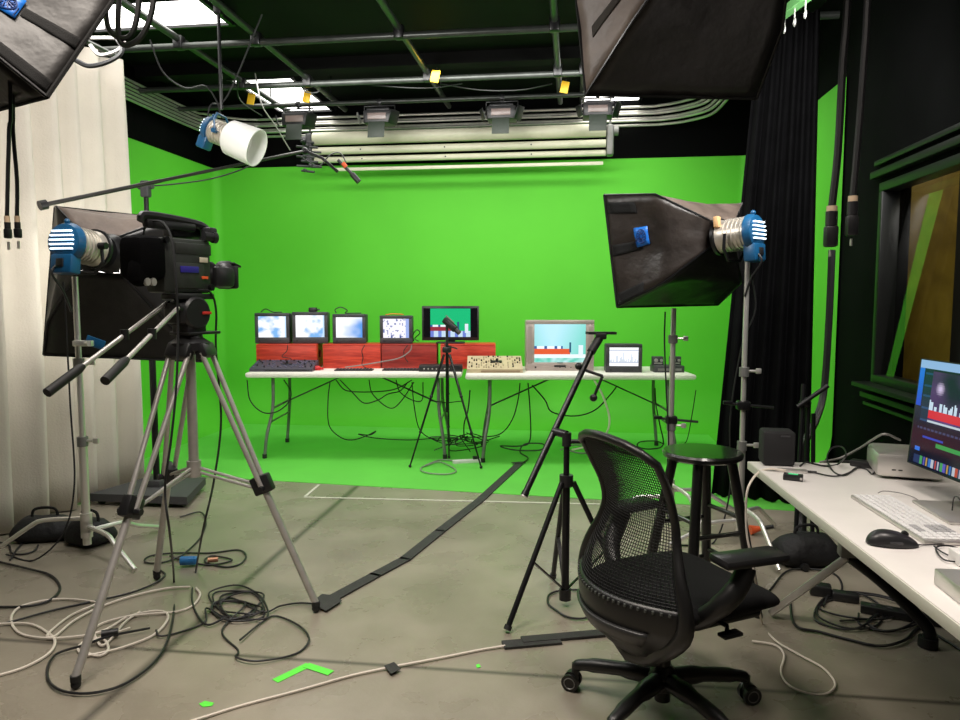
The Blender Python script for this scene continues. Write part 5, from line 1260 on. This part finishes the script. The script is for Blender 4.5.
# orange cone-like tip & bits under the desk
t = thing('floor_reel', 'orange tipped tool lying on the floor behind the stool', 'tool', tuple(fl(752, 535, 0)), TH)
MB().cyl((0, 0, .03), (.12, 0, .05), .012).build('handle', BLKPL, t); MB().lathe([(.028, 0), (.010, .07)], (-.01, 0, .03), 14, axis=(1, 0, .15)).build('orange_tip', ORANGE, t)
# ------------------------------------------------------------------ floor cables
def fc(ps, r, m_, lab, name='floor_cable', dz=.004):
    rnd = random.Random(len(ps)*7+int(ps[0][0])); pp = [fl(x, y, r+dz*(.5+.5*math.sin(i*1.7))+rnd.uniform(0, .002)) for i, (x, y) in enumerate(ps)]
    return cable(name, pp, r, m_, lab, sm=7)
fc([(-30, 628), (0, 624), (30, 624), (48, 633), (55, 642), (48, 654), (25, 667), (0, 675), (-30, 682)], .0056, CABLEW, 'white cable lying in a hairpin at the photo edge below the drape')
fc([(190, 587), (170, 588), (140, 594), (105, 605), (75, 620), (55, 636), (48, 634), (70, 616), (92, 606), (96, 602), (60, 599), (25, 605), (12, 615), (14, 628), (28, 636), (60, 638), (100, 632), (130, 616), (160, 611), (168, 618), (155, 634), (130, 645), (105, 652), (85, 655), (78, 648), (88, 640), (104, 640), (108, 650), (98, 656), (84, 650), (95, 640), (130, 628)], .0056, CABLEW, 'white cable tangle between the camera tripod feet')
fc([(196, 588), (200, 595), (192, 606), (175, 612), (150, 614), (120, 618), (95, 628), (100, 645), (110, 640), (125, 622), (140, 612)], .0056, CABLEW, 'white cable loop nearest the black cable tangle')
t = thing('cable_plug', 'black plug in the middle of the white cable tangle', 'plug', tuple(fl(110, 636, .012)), .5); MB().cyl((-.03, 0, .012), (.03, 0, .012), .016).build('body', BLKPL, t)
fc([(0, 562), (25, 568), (50, 575), (60, 588), (50, 600), (30, 606), (0, 607), (-30, 606)], .006, CABLEB, 'black cable curving round on the floor near the chrome stand leg')
fc([(-10, 540), (8, 545), (12, 553), (25, 554), (35, 550), (38, 545)], .0048, CABLEB, 'short black cable by the drape hem behind the chrome leg')
fc([(10, 560), (18, 548), (35, 530), (45, 522), (52, 518)], .0048, CABLEB, 'black cable trailing from the sandbag along the drape hem')
fc([(-20, 628), (10, 622), (50, 611), (90, 602), (130, 593), (155, 583), (165, 575), (160, 570)], .0048, CABLEB, 'black cable running straight past the white tangle to the far tripod foot')
fc([(180, 517), (200, 512), (206, 522), (200, 538), (186, 552), (176, 558), (160, 563), (145, 562), (150, 556), (175, 553), (210, 553), (238, 550), (246, 556), (240, 564), (225, 567), (205, 562), (212, 556), (232, 560), (210, 565), (185, 561), (170, 556)], .0048, CABLEB, 'black cable coil with a blue plug on the floor behind the tripod')
t = thing('cable_plug', 'blue plug on the black cable coil behind the tripod', 'plug', tuple(fl(189, 564, .012)), .2); MB().cyl((-.04, 0, .018), (.03, 0, .018), .022).box((.02, 0, .018), (.04, .04, .034), .006).build('body', mat('sky_blue_plug', (.03, .20, .5), .4), t)
t = thing('cable_plug', 'copper coloured plug beside the blue plug on the coil', 'plug', tuple(fl(213, 562, .012)), .4); MB().cyl((-.025, 0, .012), (.025, 0, .012), .013).build('body', mat('copper_plug', (.5, .25, .15), .4, metal=.5), t)
def tangle(cx, cy, rx, ry, n, sd, lab, r=.0042, tail=None):
    rnd = random.Random(sd); ps = []
    for k in range(n):
        a = k*1.05+sd; f = rnd.uniform(.65, 1.05); ps.append((cx+rx*f*math.cos(a)+rnd.uniform(-4, 4), cy+ry*f*math.sin(a)+rnd.uniform(-2, 2)))
    if tail: ps += tail
    return fc(ps, r, CABLEB, lab, dz=.010)
tangle(241, 606, 32, 15, 15, 2, 'black cable tangle on the floor before the tripod, tail leading to the tape', tail=[(262, 612), (280, 606), (300, 603), (318, 604)])
tangle(236, 610, 26, 11, 13, 5, 'black cable tangle on the floor, tail wandering to the near joint', tail=[(222, 630), (238, 650), (236, 657), (255, 661), (285, 657), (302, 650), (309, 638), (298, 625), (276, 616), (262, 622), (240, 640)])
tangle(238, 602, 30, 17, 13, 9, 'black cable tangle on the floor, tail leading under the tripod', tail=[(205, 622), (180, 632), (160, 636), (156, 630)])
# under desk tangle
for i, (cx_, cy_, rx, ry, sd, lab) in enumerate(((860, 605, 50, 16, 3, 'black cable coil on the floor under the desk, widest'), (850, 612, 36, 22, 6, 'black cable coil on the floor under the desk, deepest'), (890, 620, 40, 12, 11, 'black cable coil on the floor under the desk, nearest the desk foot'))):
    tangle(cx_, cy_, rx, ry, 12, sd, lab, .0045)
fc([(790, 600), (795, 625), (820, 632), (850, 640), (880, 646), (905, 640), (920, 628), (945, 640), (975, 660)], .006, CABLEB, 'thick black cable sweeping across the floor below the desk')
fc([(770, 590), (790, 570), (830, 572), (842, 585), (835, 596), (810, 590)], .0048, CABLEB, 'black cable arching on the floor behind the desk leg')
t = thing('power_brick', 'black power brick on the floor under the desk', 'power brick', tuple(fl(830, 596, 0)), TH-.4); MB().box((-.04, 0, .025), (.09, .07, .05), .01).box((.06, -.03, .02), (.11, .06, .04), .01).build('body', BLKPL, t)
t = thing('power_strip', 'black power strip on the floor by the desk foot', 'power strip', tuple(fl(900, 618, 0)), TH-.5); MB().box((0, 0, .018), (.3, .06, .036), .006).build('casing', BLKPL, t)
for k in range(4): MB().box((-.1+.06*k, 0, .037), (.022, .022, .003), .001).build('socket', DKGREY, t)
# white cable across the floor to the chair
fc([(120, 740), (188, 722), (240, 706), (300, 690), (350, 676), (392, 667), (440, 658), (480, 650), (505, 646)], .0055, CABLEW, 'white cable running straight across the floor to the long black tape', dz=0)
# tapes
def tape(name, poly, m_, lab, z=.0015, th=.001, cat='tape'):
    o = MB(True).prism([fl(x, y, z) for x, y in poly], (0, 0, th)).build(name, m_, smooth=False); return tag(o, lab, cat)
def tape_line(name, p, q, wd, m_, lab, z=.0015, th=.001, cat='tape'):
    a = fl(*p, z); b = fl(*q, z); o = MB(True).bar(a, b, wd, th).build(name, m_, smooth=False); return tag(o, lab, cat)
cov = MB(True)
P_ = [fl(322, 604, .006), fl(375, 575, .006), fl(405, 559, .006), fl(440, 531, .006), fl(480, 500, .006), fl(519, 464, .010)]
for a, b in zip(P_, P_[1:]): cov.bar(a-(b-a).normalized()*.01, b+(b-a).normalized()*.01, .062, .007)
o = cov.build('tape_run', TAPEB, smooth=False); tag(o, 'long black gaffer tape run from the tripod foot to the green floor', 'tape')
tape('tape_patch', [(313, 601), (322, 594), (338, 596), (342, 601), (326, 611), (318, 607)], TAPEB, 'black tape patch at the tripod foot end of the tape run', .012)
tape_line('tape_patch', (512, 463), (525, 462), .05, TAPEB, 'black tape patch on the green floor at the end of the tape run', .016)
tape('tape_patch', [(384, 666), (394, 662), (401, 669), (391, 674)], TAPEB, 'small square of black tape holding the white cable', .013)
cov = MB(True); cov.bar(fl(503, 645, .006), fl(560, 640, .006), .06, .008).bar(fl(522, 640, .008), fl(612, 632, .008), .05, .008)
tag(cov.build('tape_run', TAPEB, smooth=False), 'black tape over the white cable, ending beneath the office chair', 'tape')
tape_line('floor_tape', (304, 497), (600, 504), .022, TAPEW, 'pale tape line on the concrete along the green floor')
tape_line('floor_tape', (305, 496.5), (319, 484.5), .02, TAPEW, 'short pale tape mark at the end of the pale tape line')
cov = MB(True); cov.bar(fl(275, 681, .0015), fl(309, 664.5, .0015), .035, .001).bar(fl(306, 665, .0026), fl(331, 673, .0026), .035, .001)
tag(cov.build('tape_mark', TAPEG, smooth=False), 'bright green tape corner mark on the concrete', 'tape')
tape('tape_mark', [(199, 704), (205, 701), (214, 703), (212, 706), (203, 707)], TAPEG, 'small torn piece of green tape beside the white cable')
tape('tape_mark', [(476, 665), (479, 664), (481, 667), (477, 668)], TAPEG, 'tiny fleck of green tape near the square black tape')
